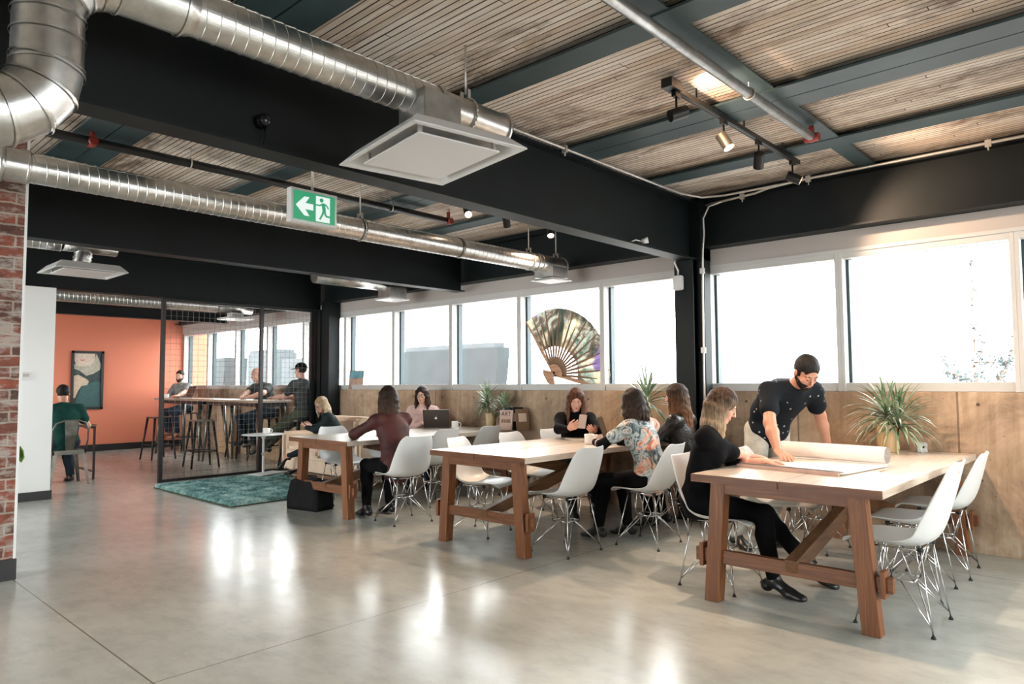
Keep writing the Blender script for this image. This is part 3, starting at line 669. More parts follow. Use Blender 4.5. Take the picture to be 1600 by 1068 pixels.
def make_chair():
    t = empty('shell_chair', (0, 0, 0))
    vs, fs = shell_mesh(); o = MB().add(vs, fs, True).build('shell', chair_white, t)
    so = o.modifiers.new('thickness', 'SOLIDIFY'); so.thickness = .007; so.offset = 0
    ss = o.modifiers.new('smooth', 'SUBSURF'); ss.levels = 1; ss.render_levels = 1
    mid = {}
    for sx in (-1, 1):
        for sy in (-1, 1): mid[sx, sy] = Vector((sx * .075, sy * .075, .235))
    for sx in (-1, 1):
        for sy in (-1, 1):
            top = Vector((sx * .135, sy * .115 - .01, .418)); ft = Vector((sx * .200, sy * .185, .012))
            k = Vector((sx * .165, sy * .15, .03)).lerp(ft, .4); m_ = MB()
            m_.tube([top, top.lerp(ft, .5) + Vector((0, 0, 0)), ft], .0044, 6)
            for q in ((sx * .075, sy * .012), (sx * .012, sy * .075)): m_.tube([ft.lerp(top, .07), (q[0], q[1], .235)], .0038, 6)
            l = m_.build('leg', chrome, t)
            MB().cyl((ft.x, ft.y, 0), (ft.x, ft.y, .014), .013, .008, 10).build('foot_glide', rubber, l)
    b = MB(); o4 = [mid[-1, -1], mid[1, -1], mid[1, 1], mid[-1, 1]]
    for i in range(4): b.tube([o4[i], o4[(i + 1) % 4]], .0045, 6)
    for sx in (-1, 1):
        for sy in (-1, 1):
            b.tube([mid[sx, sy], Vector((sx * .135, sy * .03, .418))], .0042, 6); b.tube([mid[sx, sy], Vector((sx * .03, sy * .115 - .01, .418))], .0042, 6)
    for sx in (-1, 1): b.tube([(sx * .135, -.125, .418), (sx * .135, .105, .418)], .0045, 6)
    for y in (-.125, .105): b.tube([(-.135, y, .418), (.135, y, .418)], .0045, 6)
    b.build('wire_brace', chrome, t)
    for sx in (-1, 1):
        for sy in (-1, 1): MB().cyl((sx * .135, sy * .115 - .01, .412), (sx * .135, sy * .115 - .01, .432), .014, n=10).build('shock_mount', rubber, t)
    return t
chair0 = make_chair()
L_, R_ = -PI / 2, PI / 2      # facing +X / facing -X
chairs = [
    (-1.09, 4.30, R_, 'white shell chair, empty, at the right of the nearest table, closest to the viewer'),
    (-1.19, 4.97, R_, 'white shell chair, empty, the middle one of three at the right of the nearest table'),
    (-1.17, 5.64, R_ + .05, 'white shell chair, empty, by the concrete wall at the right of the nearest table'),
    (-2.15, 4.30, L_, 'white shell chair under the seated woman with black dress at the nearest table'),
    (-2.05, 5.02, L_ + .1, 'white shell chair pushed under the nearest table beside the seated woman in black'),
    (-2.06, 5.72, L_ - .1, 'white shell chair behind the standing man, near the concrete wall'),
    (-3.46, 4.35, R_ - .03, 'white shell chair, empty, at the right front of the middle table'),
    (-3.11, 4.98, R_ + .08, 'white shell chair under the woman in the floral blouse'),
    (-3.20, 5.66, R_, 'white shell chair under the woman with long two-tone hair and leather jacket'),
    (-4.43, 4.38, L_ + .25, 'white shell chair, empty, at the left front of the middle table'),
    (-4.50, 5.10, L_, 'white shell chair, empty, second along the left of the middle table'),
    (-4.52, 5.74, L_, 'white shell chair under the woman in black holding a phone'),
    (-5.35, 4.25, R_ - .15, 'white shell chair under the woman in the maroon jacket'),
    (-5.88, 5.07, R_, 'white shell chair, empty, at the right of the farthest table behind the maroon jacket'),
    (-5.92, 5.76, R_, 'white shell chair, empty, at the right of the farthest table near the potted plant'),
    (-6.75, 4.50, L_ - .1, 'white shell chair, empty, at the left of the farthest table, in front of the sofa'),
    (-6.70, 5.12, L_, 'white shell chair, empty, second along the left of the farthest table'),
    (-7.10, 5.95, -2.45, 'white shell chair under the woman wearing glasses behind the laptop'),
]
for i, (x, y, rz, lab) in enumerate(chairs):
    c = chair0 if i == 0 else copy_tree(chair0)
    c.location = (x, y, 0); c.rotation_euler = (0, 0, rz); tag(c, lab, 'chair', 'white moulded shell chairs')

# ---------------------------------------------------------------- things on the nearest table
ZT = .751
pr = empty('paper_roll', (-1.67, 5.0, ZT + .017), math.radians(-6), 'rolled up tube of large paper lying across the nearest table', 'paper roll')
sp = []
for i in range(90): t = i / 90 * 2 * PI * 3; r = .055 - .004 * i / 90 * 3; sp.append((r * math.cos(t), r * math.sin(t)))
m = MB(); hl = .355
vs = [(s * hl, a, b + .056) for a, b in sp for s in (-1, 1)]
m.add(vs, [(2 * i, 2 * i + 1, 2 * i + 3, 2 * i + 2) for i in range(89)], True); m.build('roll', paper, pr)
dp = empty('drawing_sheets', (-1.69, 4.67, ZT), math.radians(-7), 'stack of large white drawing sheets with curled edge under the hands', 'paper')
m = MB()
def sheet(w, d, z, curl, dx=0, dy=0):
    n = 14; vs = []
    for i in range(n + 1):
        v = -d / 2 + d * i / n; zz = z + (curl * max(0, (1 - i / 3.0)) ** 2 if i < 3 else 0)
        for s in (-1, 1): vs.append((s * w / 2 + dx, v + dy, zz)); 
    m.add(vs, [(2 * i, 2 * i + 1, 2 * i + 3, 2 * i + 2) for i in range(n)], True)
for k in range(4): sheet(.66, .66, .003 + .0035 * k, .006 + .003 * k, .006 * (k % 2), .004 * k)
so = m.build('sheet', paper, dp); so.modifiers.new('t', 'SOLIDIFY').thickness = .0015
MB().box(-.333, .33, -.334, -.322, .0, .018).build('folded_edge', paper_pink, dp)
pencil = MB().cyl((0, 0, 0), (.0, .16, 0), .0035, n=6).build('pencil', paper_pink, None, label='pinkish pencil lying along the edge of the drawing sheets', cat='pencil'); pencil.location = (-1.28, 4.66, ZT + .004); pencil.rotation_euler = (0, 0, .05)
for i, (x, y, w, d, h, mt, lab) in enumerate(((-1.85, 6.13, .42, .22, .028, paper, 'pale large book at the bottom of the pile beside the gold pot'), (-1.84, 6.12, .40, .20, .016, walnut, 'thin brown book on top of the pile beside the gold pot'))):
    b = empty('book', (x, y, ZT + (0 if i == 0 else .029)), -.1 + .06 * i, lab, 'book', 'books by the gold pot')
    MB().box(-w / 2, w / 2, -d / 2, d / 2, 0, .003).box(-w / 2, w / 2, -d / 2, d / 2, h - .003, h).box(-w / 2, w / 2, d / 2 - .004, d / 2, 0, h).build('cover', mt if i else paper_pink, b)
    MB().box(-w / 2 + .005, w / 2 - .005, -d / 2 + .005, d / 2 - .004, .003, h - .003).build('pages', paper, b)
bx = empty('desk_cube', (-1.40, 6.20, ZT), .35, 'small white cube with a dot beside the gold plant pot', 'cube')
MB().box(-.037, .037, -.037, .037, 0, .072, bev=.005).build('body', white_metal, bx)
MB().cyl((.010, -.0375, .04), (.010, -.039, .04), .008, n=14).build('dot', screen_m, bx)
# ---------------------------------------------------------------- potted plants
def mk_leaf():
    m, nt, b = newmat('spiky_leaf'); setp(b, (0.1, 0.2, 0.08), 0.4)
    n = noise(nt, coords(nt), 9, 3)
    nt.links.new(ramp(nt, n, [(0.3, (0.04, 0.09, 0.045)), (0.48, (0.14, 0.21, 0.11)), (0.62, (0.38, 0.45, 0.31))]), b.inputs['Base Color'])
    return m
leaf_m = mk_leaf()
gold_pot = wood('gold_glazed_pot', (0.40, 0.26, 0.12), (0.55, 0.40, 0.22), (0.68, 0.54, 0.36), 2, 0.35, .5)
def blade(mb, base, d, L, w, droop, n=7):
    base = Vector(base); d = Vector(d).normalized(); side = d.cross(Vector((0, 0, 1)))
    side = side.normalized() if side.length > .05 else Vector((1, 0, 0)); p = base.copy(); vs = []; step = L / n
    for i in range(n + 1):
        t = i / n; ww = w * (.55 + .9 * t if t < .35 else 1.0) * (1 - t ** 2.2) + .0006
        up = side.cross(d).normalized(); vs += [p - side * ww + up * ww * .25, p - up * ww * .15, p + side * ww + up * ww * .25]
        d = (d + Vector((0, 0, -droop * (t + .2) / n))).normalized(); p = p + d * step
    mb.add(vs, [q for i in range(n) for q in ((3 * i, 3 * i + 1, 3 * i + 4, 3 * i + 3), (3 * i + 1, 3 * i + 2, 3 * i + 5, 3 * i + 4))], True)
def plant(loc, pot_r, pot_h, stems, label, nl=70, L=.34, pot_mat=None, square=True, sc=1.0):
    t = empty('potted_plant', loc, 0, label, 'plant', 'spiky potted plants')
    prof = [(pot_r * .82, 0), (pot_r * .86, .004), (pot_r, pot_h - .008), (pot_r, pot_h), (pot_r * .93, pot_h), (pot_r * .9, pot_h - .03)]
    p = MB().lathe([(.001, 0)] + prof, n=36).build('pot', pot_mat or gold_pot, t)
    MB().cyl((0, 0, pot_h - .035), (0, 0, pot_h - .028), pot_r * .905, n=30).build('soil', soil, t)
    fo = MB(); st = MB()
    for (sx, sy, h, lean) in stems:
        top = Vector((sx + lean[0], sy + lean[1], pot_h + h))
        st.tube([(sx, sy, pot_h - .03), ((sx + top.x) / 2 + .005, (sy + top.y) / 2, pot_h + h * .5), top], [.012, .011, .010], 8)
        for i in range(nl):
            a = i * 2.39996 + random.random() * .4; e = i / nl
            el = math.radians(82 - 95 * e ** .8 + random.uniform(-8, 8))
            d = Vector((math.cos(a) * math.cos(el), math.sin(a) * math.cos(el), math.sin(el)))
            if loc[1] > 6.0 and d.y > .25: d.y = .25 * random.random()
            blade(fo, top - Vector((0, 0, .08 * e)), d, L * random.uniform(.72, 1.08), .0105 * sc, 1.3 + 1.0 * e)
    st.build('stem', walnut, t); fo.build('foliage', leaf_m, t); return t
plant((-1.60, 6.06, ZT), .085, .21, [(0, 0, .11, (0, -.02)), (.02, .01, .05, (.06, -.02))], 'spiky green plant in a round gold pot on the nearest table, by the right window', 75, .37)
plant((-6.02, 6.12, ZT), .068, .19, [(-.02, 0, .16, (-.03, -.02))], 'spiky green plant in a gold pot on the farthest table, left of its smaller twin', 80, .26)
plant((-5.885, 6.20, ZT), .050, .17, [(0, 0, .10, (.04, -.02))], 'smaller spiky plant squeezed between the gold pot and the ART book', 60, .24)
plant((-3.76, 6.05, ZT), .075, .20, [(0, 0, .20, (.0, -.02))], 'spiky plant whose leaves rise behind the floral woman, in front of the window sill', 70, .46)
# ---------------------------------------------------------------- books by the farthest table's plants
def text_mesh(body, size, mat, parent, loc, rot, name='lettering'):
    c = bpy.data.curves.new(name, 'FONT'); c.body = body; c.size = size; c.extrude = .0006; c.align_x = 'CENTER'
    o = bpy.data.objects.new(name, c); COL.objects.link(o)
    dg = bpy.context.evaluated_depsgraph_get(); me = bpy.data.meshes.new_from_object(o.evaluated_get(dg)); bpy.data.objects.remove(o)
    me.materials.clear(); me.materials.append(mat)
    o = bpy.data.objects.new(name, me); COL.objects.link(o); o.parent = parent; o.location = loc; o.rotation_euler = rot; return o
bk = empty('art_book', (-5.70, 6.04, ZT), .25, 'pale book with the word ART standing upright on the farthest table', 'book')
bk.rotation_euler = (-.16, 0, .25)
MB().box(-.085, .085, -.012, -.009, 0, .235).box(-.085, .085, .009, .012, 0, .235).box(-.085, -.082, -.012, .012, 0, .235).build('cover', paper_pink, bk)
MB().box(-.081, .082, -.009, .009, .003, .232).build('pages', paper, bk)
text_mesh('ART', .070, black_steel, bk, (0, -.0128, .165), (PI / 2, 0, 0))
m = MB()
for x in (-.045, -.012, .022, .05): m.box(x - .014, x + .014, -.0135, -.012, .085, .125)
m.build('cover_pictures', walnut, bk)
for i, (x, h, mt, lab) in enumerate(((-5.60, .27, black_steel, 'tall dark book leaning behind the ART book'), (-5.50, .25, walnut, 'brown magazine at the right end of the row by the ART book'), (-5.78, .26, black_metal, 'black book standing behind the ART book, beside the plant'))):
    b = empty('book', (x, 6.13, ZT), 0, lab, 'book', 'books beside the ART book'); b.rotation_euler = (-.2, 0, (.9, 1.15, .4)[i])
    MB().box(-.08, .08, -.010, -.008, 0, h).box(-.08, .08, .008, .010, 0, h).box(-.08, -.077, -.01, .01, 0, h).build('cover', mt, b)
    MB().box(-.077, .078, -.008, .008, .003, h - .003).build('pages', paper, b)
    MB().box(-.05, .05, -.0112, -.0102, .10, .20).build('cover_picture', (paper_pink, cream_leather, paper)[i], b)
mg = empty('magazine', (-9.20, 6.36, 1.222), 0, 'blue and brown picture leaning in the corner of the leftmost window', 'picture'); mg.rotation_euler = (-.14, 0, .35)
MB().box(-.13, .13, -.004, .004, 0, .29).build('board', walnut, mg)
MB().box(-.12, .12, -.0055, -.004, .17, .28).build('sky_picture', plain('blue_print', (.10, .25, .30), .5, var=.2), mg)
MB().box(-.12, .12, -.0055, -.004, .01, .168).build('land_picture', plain('brown_print', (.35, .22, .15), .5, var=.2), mg)
# ---------------------------------------------------------------- laptops, cups, phones
def laptop(loc, rz, open_deg, label, mat, w=.325, d=.225, mark=True):
    t = empty('laptop', loc, rz, label, 'laptop')
    MB().box(-w / 2, w / 2, -d / 2, d / 2, 0, .012, bev=.004).build('base', mat, t)
    m = MB()
    for r in range(5):
        for c in range(12): m.box(-w / 2 + .03 + c * .0225, -w / 2 + .048 + c * .0225, d / 2 - .035 - r * .02, d / 2 - .019 - r * .02, .012, .0135)
    m.build('keyboard', screen_m, t)
    a = math.radians(open_deg - 90); M = Matrix.Translation((0, d / 2, .012)) @ Matrix.Rotation(-a, 4, 'X')
    l = MB().box(-w / 2, w / 2, 0, .006, 0, d, M, .0).build('lid', mat, t)
    MB().box(-w / 2 + .008, w / 2 - .008, -.0012, 0, .01, d - .008, M).build('screen', screen_m, l)
    if mark:
        ap = []
        for i in range(40):
            q = 2 * PI * i / 40; r = .0155 * (1 + .10 * math.cos(2 * q)) ; x = r * math.cos(q) * 1.0; z = r * math.sin(q)
            if abs(x) < .005: z *= .86
            dd = math.hypot(x - .019, z - .002)
            if dd < .0085: x = .019 - .0085 * math.cos(math.asin(max(-1, min(1, (z - .002) / .0085))))
            ap.append((-x, z + d * .52))
        mm = MB(); vs = [M @ Vector((x, .0062, z)) for x, z in ap] + [M @ Vector((x, .0072, z)) for x, z in ap]; n = 40
        mm.add(vs, [tuple(range(n)), tuple(range(2 * n - 1, n - 1, -1))] + [(i, (i + 1) % n, n + (i + 1) % n, n + i) for i in range(n)])
        lf = [(-.001, .019), (.004, .021), (.009, .029), (.003, .027)]
        mm.add([M @ Vector((-x, .0068, z + d * .52)) for x, z in lf], [(0, 1, 2, 3)]); mm.build('fruit_logo', apple_white, l)
    return t
laptop((-6.70, 5.87, ZT), math.radians(218), 105, 'dark laptop with a white fruit mark on its lid, open on the farthest table', laptop_dark)
laptop((-3.82, 5.62, ZT), math.radians(118), 108, 'black laptop seen edge-on at the far end of the middle table', laptop_dark, mark=False)
def mug(loc, rz, label, r=.042, h=.09, mat=None):
    t = empty('mug', loc, rz, label, 'mug')
    MB().lathe([(.001, 0), (r * .9, 0), (r, .006), (r, h), (r - .003, h + .001), (r - .005, h - .002), (r - .005, .01), (.001, .008)], n=28).build('cup', mat or ceramic, t)
    MB().tube([(r - .003, 0, h * .80), (r + .018, 0, h * .80), (r + .030, 0, h * .62), (r + .028, 0, h * .38), (r + .012, 0, h * .2), (r - .003, 0, h * .2)], .0055, 8).build('handle', mat or ceramic, t)
    return t
mug((-6.38, 5.86, ZT), math.radians(50), 'pale mug on the farthest table beside the laptop')
mug((-3.80, 5.12, ZT), math.radians(20), 'pale mug held by the woman in the floral blouse on the middle table')
mug((-9.40, 5.0, .605), math.radians(40), 'white coffee cup on the small white side table', .052, .075)
ph = MB().box(-.036, .036, -.075, .075, 0, .008, bev=.003).build('phone', screen_m, None, label='dark phone lying flat at the far end of the middle table', cat='phone'); ph.location = (-4.02, 5.55, ZT); ph.rotation_euler = (0, 0, .9)
nb = MB().box(-.11, .11, -.15, .15, 0, .012, bev=.002).build('notebook', paper, None, label='white notebook on the middle table beside the floral woman', cat='notebook'); nb.location = (-3.66, 5.48, ZT); nb.rotation_euler = (0, 0, .2)
# ---------------------------------------------------------------- paper fan in the window
fn = empty('folding_fan', (-5.235, 6.395, 1.40), 0, 'large painted folding fan standing open in the window', 'fan')
def mk_fan():
    m, nt, b = newmat('painted_fan_paper'); setp(b, (0.5, 0.5, 0.5), 0.7)
    b.inputs['Transmission Weight'].default_value = 0.0
    n1 = noise(nt, coords(nt, (1, 1, 1), rot=(0, .6, 0)), 3.4, 7, 0.7, 1.2); n2 = noise(nt, coords(nt), 2.2, 3, 0.5)
    c = ramp(nt, n1, [(0.30, (0.05, 0.09, 0.08)), (0.42, (0.15, 0.18, 0.15)), (0.49, (0.30, 0.24, 0.20)), (0.55, (0.58, 0.60, 0.54)), (0.66, (0.16, 0.22, 0.19))])
    c = mixc(nt, ramp(nt, n2, [(0.52, (0, 0, 0)), (0.60, (1, 1, 1))]), c, (0.80, 0.74, 0.58))
    n3 = noise(nt, coords(nt, rot=(.3, 0, .2)), 2.6, 2, 0.4)
    c = mixc(nt, ramp(nt, n3, [(0.60, (0, 0, 0)), (0.64, (1, 1, 1))]), c, (0.38, 0.30, 0.48))
    tr = N(nt, 'ShaderNodeBsdfTranslucent'); nt.links.new(c, tr.inputs[0]); nt.links.new(c, b.inputs['Base Color'])
    mx = N(nt, 'ShaderNodeMixShader'); mx.inputs[0].default_value = .55
    nt.links.new(b.outputs[0], mx.inputs[1]); nt.links.new(tr.outputs[0], mx.inputs[2]); nt.links.new(mx.outputs[0], nt.nodes['Material Output'].inputs[0])
    return m
fan_paper = mk_fan(); bamboo = wood('bamboo', (0.30, 0.14, 0.07), (0.48, 0.25, 0.14), (0.6, 0.36, 0.22), 0, .5)
a0, a1, n = math.radians(-13), math.radians(124), 34; m = MB(); vs = []
for i in range(n + 1):
    a = a0 + (a1 - a0) * i / n; yy = .012 if i % 2 else -.004
    for r in (.33, .52, .78): vs.append((r * math.cos(a), yy, r * math.sin(a)))
m.add(vs, [(3 * i + k, 3 * i + 3 + k, 3 * i + 4 + k, 3 * i + 1 + k) for i in range(n) for k in (0, 1)])
lf = m.build('fan_leaf', fan_paper, fn); lf.modifiers.new('t', 'SOLIDIFY').thickness = .0015
for i in range(n // 2 + 1):
    a = a0 + (a1 - a0) * i / (n / 2); r2 = .78 if i % 2 == 0 or i in (0, n // 2) else .62
    w = .0125 if 0 < i < n // 2 else .020; d = Vector((math.cos(a), 0, math.sin(a))); s_ = Vector((-math.sin(a), 0, math.cos(a)))
    vs = [d * q - s_ * ww + Vector((0, y, 0)) for y in (-.010, -.006) for q, ww in ((-.02, w * 1.3), (.13, w * .95), (.33, w * 1.15), (r2, w * .36))]
    vs += [d * q + s_ * ww + Vector((0, y, 0)) for y in (-.010, -.006) for q, ww in ((-.02, w * 1.3), (.13, w * .95), (.33, w * 1.15), (r2, w * .36))]
    MB().add(vs, [(k, k + 1, k + 9, k + 8) for k in range(3)] + [(4 + k, 12 + k, 13 + k, 5 + k) for k in range(3)] + [(k, 4 + k, 5 + k, k + 1) for k in range(3)] + [(8 + k, 9 + k, 13 + k, 12 + k) for k in range(3)] + [(3, 7, 15, 11), (0, 8, 12, 4)]).build('rib', bamboo if i in (0, n // 2) else walnut, fn)
MB().prism([(.12 * math.cos(a0 + (a1 - a0) * i / 16), .12 * math.sin(a0 + (a1 - a0) * i / 16)) for i in range(17)] + [(0, 0)], 1, -.016, -.011).build('pivot_guard', bamboo, fn)
MB().prism([(.02, .03), (-.17, .06), (-.165, .0), (-.10, -.10), (-.03, -.125), (.01, -.11), (-.01, -.03)], 1, -.016, -.006).build('handle', bamboo, fn)
# ---------------------------------------------------------------- rug, side table, sofa
rg = MB(); random.seed(3); nx, ny = 110, 84; x0, x1, y0, y1 = -9.43, -7.30, 3.50, 5.12; vs = []
for i in range(nx + 1):
    for j in range(ny + 1):
        e = min(i, nx - i, j, ny - j); h = .012 if e == 0 else .03 + random.random() * .028
        vs.append((x0 + (x1 - x0) * i / nx + random.uniform(-.009, .009), y0 + (y1 - y0) * j / ny + random.uniform(-.009, .009), h))
rg.add(vs, [(i * (ny + 1) + j, (i + 1) * (ny + 1) + j, (i + 1) * (ny + 1) + j + 1, i * (ny + 1) + j + 1) for i in range(nx) for j in range(ny)])
rr = empty('shag_rug', (0, 0, 0), 0, 'teal shag rug on the floor in front of the wire mesh', 'rug')
rg.build('pile', rug_m, rr); MB().box(x0, x1, y0, y1, .001, .013).build('backing', plain('rug_edge', (.05, .06, .03), .9), rr)
ct = empty('side_table', (-9.33, 4.92, 0), .3, 'small white round-top side table on the teal rug, holding a cup', 'side table')
MB().lathe([(.001, .59), (.27, .59), (.29, .595), (.295, .602), (.29, .605), (.001, .605)], n=44).build('tabletop', white_metal, ct)
MB().lathe([(.017, .04), (.017, .53), (.03, .56), (.06, .59)], n=20).build('post', white_metal, ct)
MB().box(-.06, .22, -.24, .24, .058, .068, bev=.003).cyl((0, 0, .03), (0, 0, .06), .03).build('foot_plate', white_metal, ct)
MB().cyl((.0, -.02, .33), (.03, -.04, .33), .018, n=12).build('height_knob', chrome, ct)
sf = empty('sofa', (-8.05, 5.42, 0), 0, 'cream leather sofa behind the farthest table', 'sofa')
MB().box(-.90, .90, -.42, .36, .15, .34, bev=.03).build('frame', cream_leather, sf)
for a in (-.80, .02): MB().box(a, a + .78, -.43, .20, .335, .46, bev=.035).build('seat_cushion', cream_leather, sf)
for a in (-.80, .02): MB().box(a, a + .78, .08, .26, .45, .84, Matrix.Rotation(-.10, 4, 'X'), .04).build('back_cushion', cream_leather, sf)
MB().box(-.90, .90, .22, .37, .15, .85, bev=.04).build('back', cream_leather, sf)
for s in (-1, 1): MB().box(s * .86 - .055, s * .86 + .055, -.44, .36, .15, .655, bev=.035).build('armrest', cream_leather, sf)
for sx in (-1, 1):
    for sy in (-.36, .28): MB().cyl((sx * .82, sy, 0), (sx * .78, sy, .155), .016, .022).build('leg', walnut, sf)
MB().box(-.80, .80, -.38, -.34, .09, .13).build('rail', walnut, sf)
bg_ = empty('black_bag', (-6.62, 4.02, 0), .2, 'soft black bag on the floor under the near end of the farthest table', 'bag')
bm = bmesh.new(); bmesh.ops.create_cube(bm, size=1); bmesh.ops.subdivide_edges(bm, edges=bm.edges[:], cuts=6, use_grid_fill=True)
for v in bm.verts:
    c = v.co; k = 1 - .25 * max(0, c.z + .1) ; v.co = Vector((c.x * .46 * k, c.y * .24 * k, (c.z + .5) * .30 + .012 * math.sin(9 * c.x + 5 * c.y) * (c.z + .5)))
bmesh.ops.smooth_vert(bm, verts=bm.verts, factor=.5, use_axis_x=True, use_axis_y=True, use_axis_z=False)
MB().bm(bm, None, True).build('body', fabric('black_bag_cloth', (.012, .012, .013)), bg_)
MB().tube([(-.12, 0, .26), (-.08, .02, .34), (.06, .02, .34), (.12, 0, .26)], .010, 6).build('strap', rubber, bg_)
# ---------------------------------------------------------------- wire mesh screen
ms = empty('mesh_screen', (-9.90, 4.9, 0), 0, 'black framed wire mesh screen under the far beam', 'screen')
for y in (3.745 - 4.9, 5.16 - 4.9, 6.02 - 4.9): MB().box(-.025, .025, y - .025, y + .025, 0, 2.475).build('post', black_metal, ms)
MB().box(-.02, .02, 3.745 - 4.9, 6.02 - 4.9, 0, .035).build('bottom_rail', black_metal, ms)
MB().box(-.02, .02, 3.745 - 4.9, 6.02 - 4.9, 2.44, 2.475).build('top_rail', black_metal, ms)
wire_m = plain('mesh_wire', (.16, .155, .15), .4, .5, 0)
for a, b in ((3.77, 5.135), (5.185, 5.995)):
    m = MB(); k = int(round((b - a) / .0762)); 
    for i in range(1, k): y = a + (b - a) * i / k - 4.9; m.cyl((0, y, .03), (0, y, 2.45), .0018, n=5, cap=False)
    for i in range(1, 32): z = .035 + i * .0762; m.cyl((.004, a - 4.9, z), (.004, b - 4.9, z), .0018, n=5, cap=False)
    m.build('wire_grid', wire_m, ms)
# ---------------------------------------------------------------- bar table, stools
def bar_table(x0, x1, y0, y1, label):
    cx, cy = (x0 + x1) / 2, (y0 + y1) / 2; t = empty('bar_table', (cx, cy, 0), 0, label, 'table', 'high bar tables'); a, b = (x1 - x0) / 2, (y1 - y0) / 2
    MB().box(-a, a, -b, b, 1.02, 1.055, bev=.004).build('tabletop', bar_top, t)
    MB().box(-a + .08, a - .08, -b + .06, b - .06, .96, 1.02).build('apron', black_metal, t)
    for sx in (-1, 1):
        for sy in (-1, 1): MB().cyl((sx * (a - .05), sy * (b - .03), 0), (sx * (a - .16), sy * (b - .09), 1.0), .018, .045, 10).build('leg', gun_metal, t)
    return t
bar_table(-14.15, -12.15, 5.22, 5.80, 'high bar table behind the mesh, left, by the bearded man')
bar_table(-12.10, -10.08, 5.22, 5.80, 'high bar table behind the mesh, right, where the bald man leans')
MB().box(-.55, .55, -.03, .03, 0, .93).build('panel', ply, None)
bpy.data.objects.remove(bpy.data.objects['panel'])
def make_stool():
    t = empty('bar_stool', (0, 0, 0))
    MB().box(-.16, .16, -.16, .16, .72, .745, bev=.012).build('seat', gun_metal, t)
    for sx in (-1, 1):
        for sy in (-1, 1): MB().cyl((sx * .21, sy * .21, 0), (sx * .13, sy * .13, .725), .014, .022, 8).build('leg', black_metal, t)
    for q, z in (((-1, -1, 1, -1), .26), ((1, -1, 1, 1), .26), ((1, 1, -1, 1), .26), ((-1, 1, -1, -1), .26)): MB().cyl((q[0] * .18, q[1] * .18, z), (q[2] * .18, q[3] * .18, z), .010, n=6).build('foot_rail', black_metal, t)
    return t
st0 = make_stool()
for i, (x, y, rz, lab) in enumerate(((-13.05, 4.9, .1, 'metal bar stool, empty, on the near side of the left bar table'), (-11.25, 4.88, -.1, 'metal bar stool, empty, on the near side of the right bar table, behind the mesh'), (-12.2, 6.02, 0, 'metal bar stool, empty, against the concrete wall between the seated men'),
                                     (-14.45, 5.98, .05, 'metal bar stool under the bearded man'), (-11.36, 6.02, 0, 'metal bar stool under the bald man'), (-10.12, 5.92, .2, 'metal bar stool under the man in the cap'))):
    s_ = st0 if i == 0 else copy_tree(st0); s_.location = (x, y, 0); s_.rotation_euler = (0, 0, rz); tag(s_, lab, 'stool', 'metal bar stools')
laptop((-13.55, 5.50, 1.056), 0, 112, 'grey laptop open on the left bar table in front of the bearded man', gun_metal, mark=False)
mug((-13.95, 5.36, 1.056), .3, 'white cup on the left end of the bar table by the bearded man', .05, .075)
dv = empty('wood_bench', (-11.6, 6.20, 0), 0, 'plywood panel standing against the window wall under the bar tables', 'panel')
for x in (-1.6, .1, 1.2): MB().box(x - .35, x + .35, -.03, .03, 0, .88, bev=.004).build('board', ply, dv)
# ---------------------------------------------------------------- desk, industrial chair, wall picture, thermostat, trailing plant
dk = empty('desk', (-11.45, 2.80, 0), 0, 'narrow dark metal framed desk in front of the man in green', 'desk')
MB().box(-.42, .52, -.48, .48, .735, .76).build('desktop', walnut, dk)
for sx in (-.40, .50):
    for sy in (-.46, .46): MB().box(sx - .013, sx + .013, sy - .013, sy + .013, 0, .735).build('leg', black_metal, dk)
for sy in (-.46, .46): MB().box(-.40, .50, sy - .012, sy + .012, .10, .125).box(-.4, .5, sy - .012, sy + .012, .70, .735).build('side_rail', black_metal, dk)
ic = empty('metal_chair', (-10.72, 2.85, 0), PI / 2, 'gunmetal sheet steel chair with curved back, under the man in green', 'chair')
bm = MB().box(-.18, .18, -.18, .18, .435, .455, bev=.02); bm.build('seat', gun_metal, ic)
bm = MB().box(-.19, .19, -.19, -.175, .40, .44).box(-.19, .19, .175, .19, .40, .44).box(-.19, -.175, -.19, .19, .40, .44).box(.175, .19, -.19, .19, .40, .44); bm.build('skirt', gun_metal, ic)
for sx in (-1, 1):
    for sy in (-1, 1):
        MB().add([(sx * .135, sy * .185, .43), (sx * .185, sy * .185, .43), (sx * .185, sy * .135, .43), (sx * .205, sy * .22, 0), (sx * .235, sy * .22, 0), (sx * .235, sy * .19, 0), (sx * .16, sy * .16, .43), (sx * .215, sy * .20, 0)],
                 [(0, 1, 4, 3), (1, 2, 5, 4), (0, 3, 7, 6), (6, 7, 5, 2), (0, 6, 2, 1), (3, 4, 5, 7)]).cyl((sx * .225, sy * .21, 0), (sx * .225, sy * .21, .012), .018, n=10).build('leg', gun_metal, ic)
pts = [(-.19, -.16, .44), (-.205, -.19, .58), (-.205, -.21, .72), (-.17, -.225, .81), (-.08, -.235, .845), (.08, -.235, .845), (.17, -.225, .81), (.205, -.21, .72), (.205, -.19, .58), (.19, -.16, .44)]
MB().tube(pts, .012, 10).build('back_hoop', gun_metal, ic)
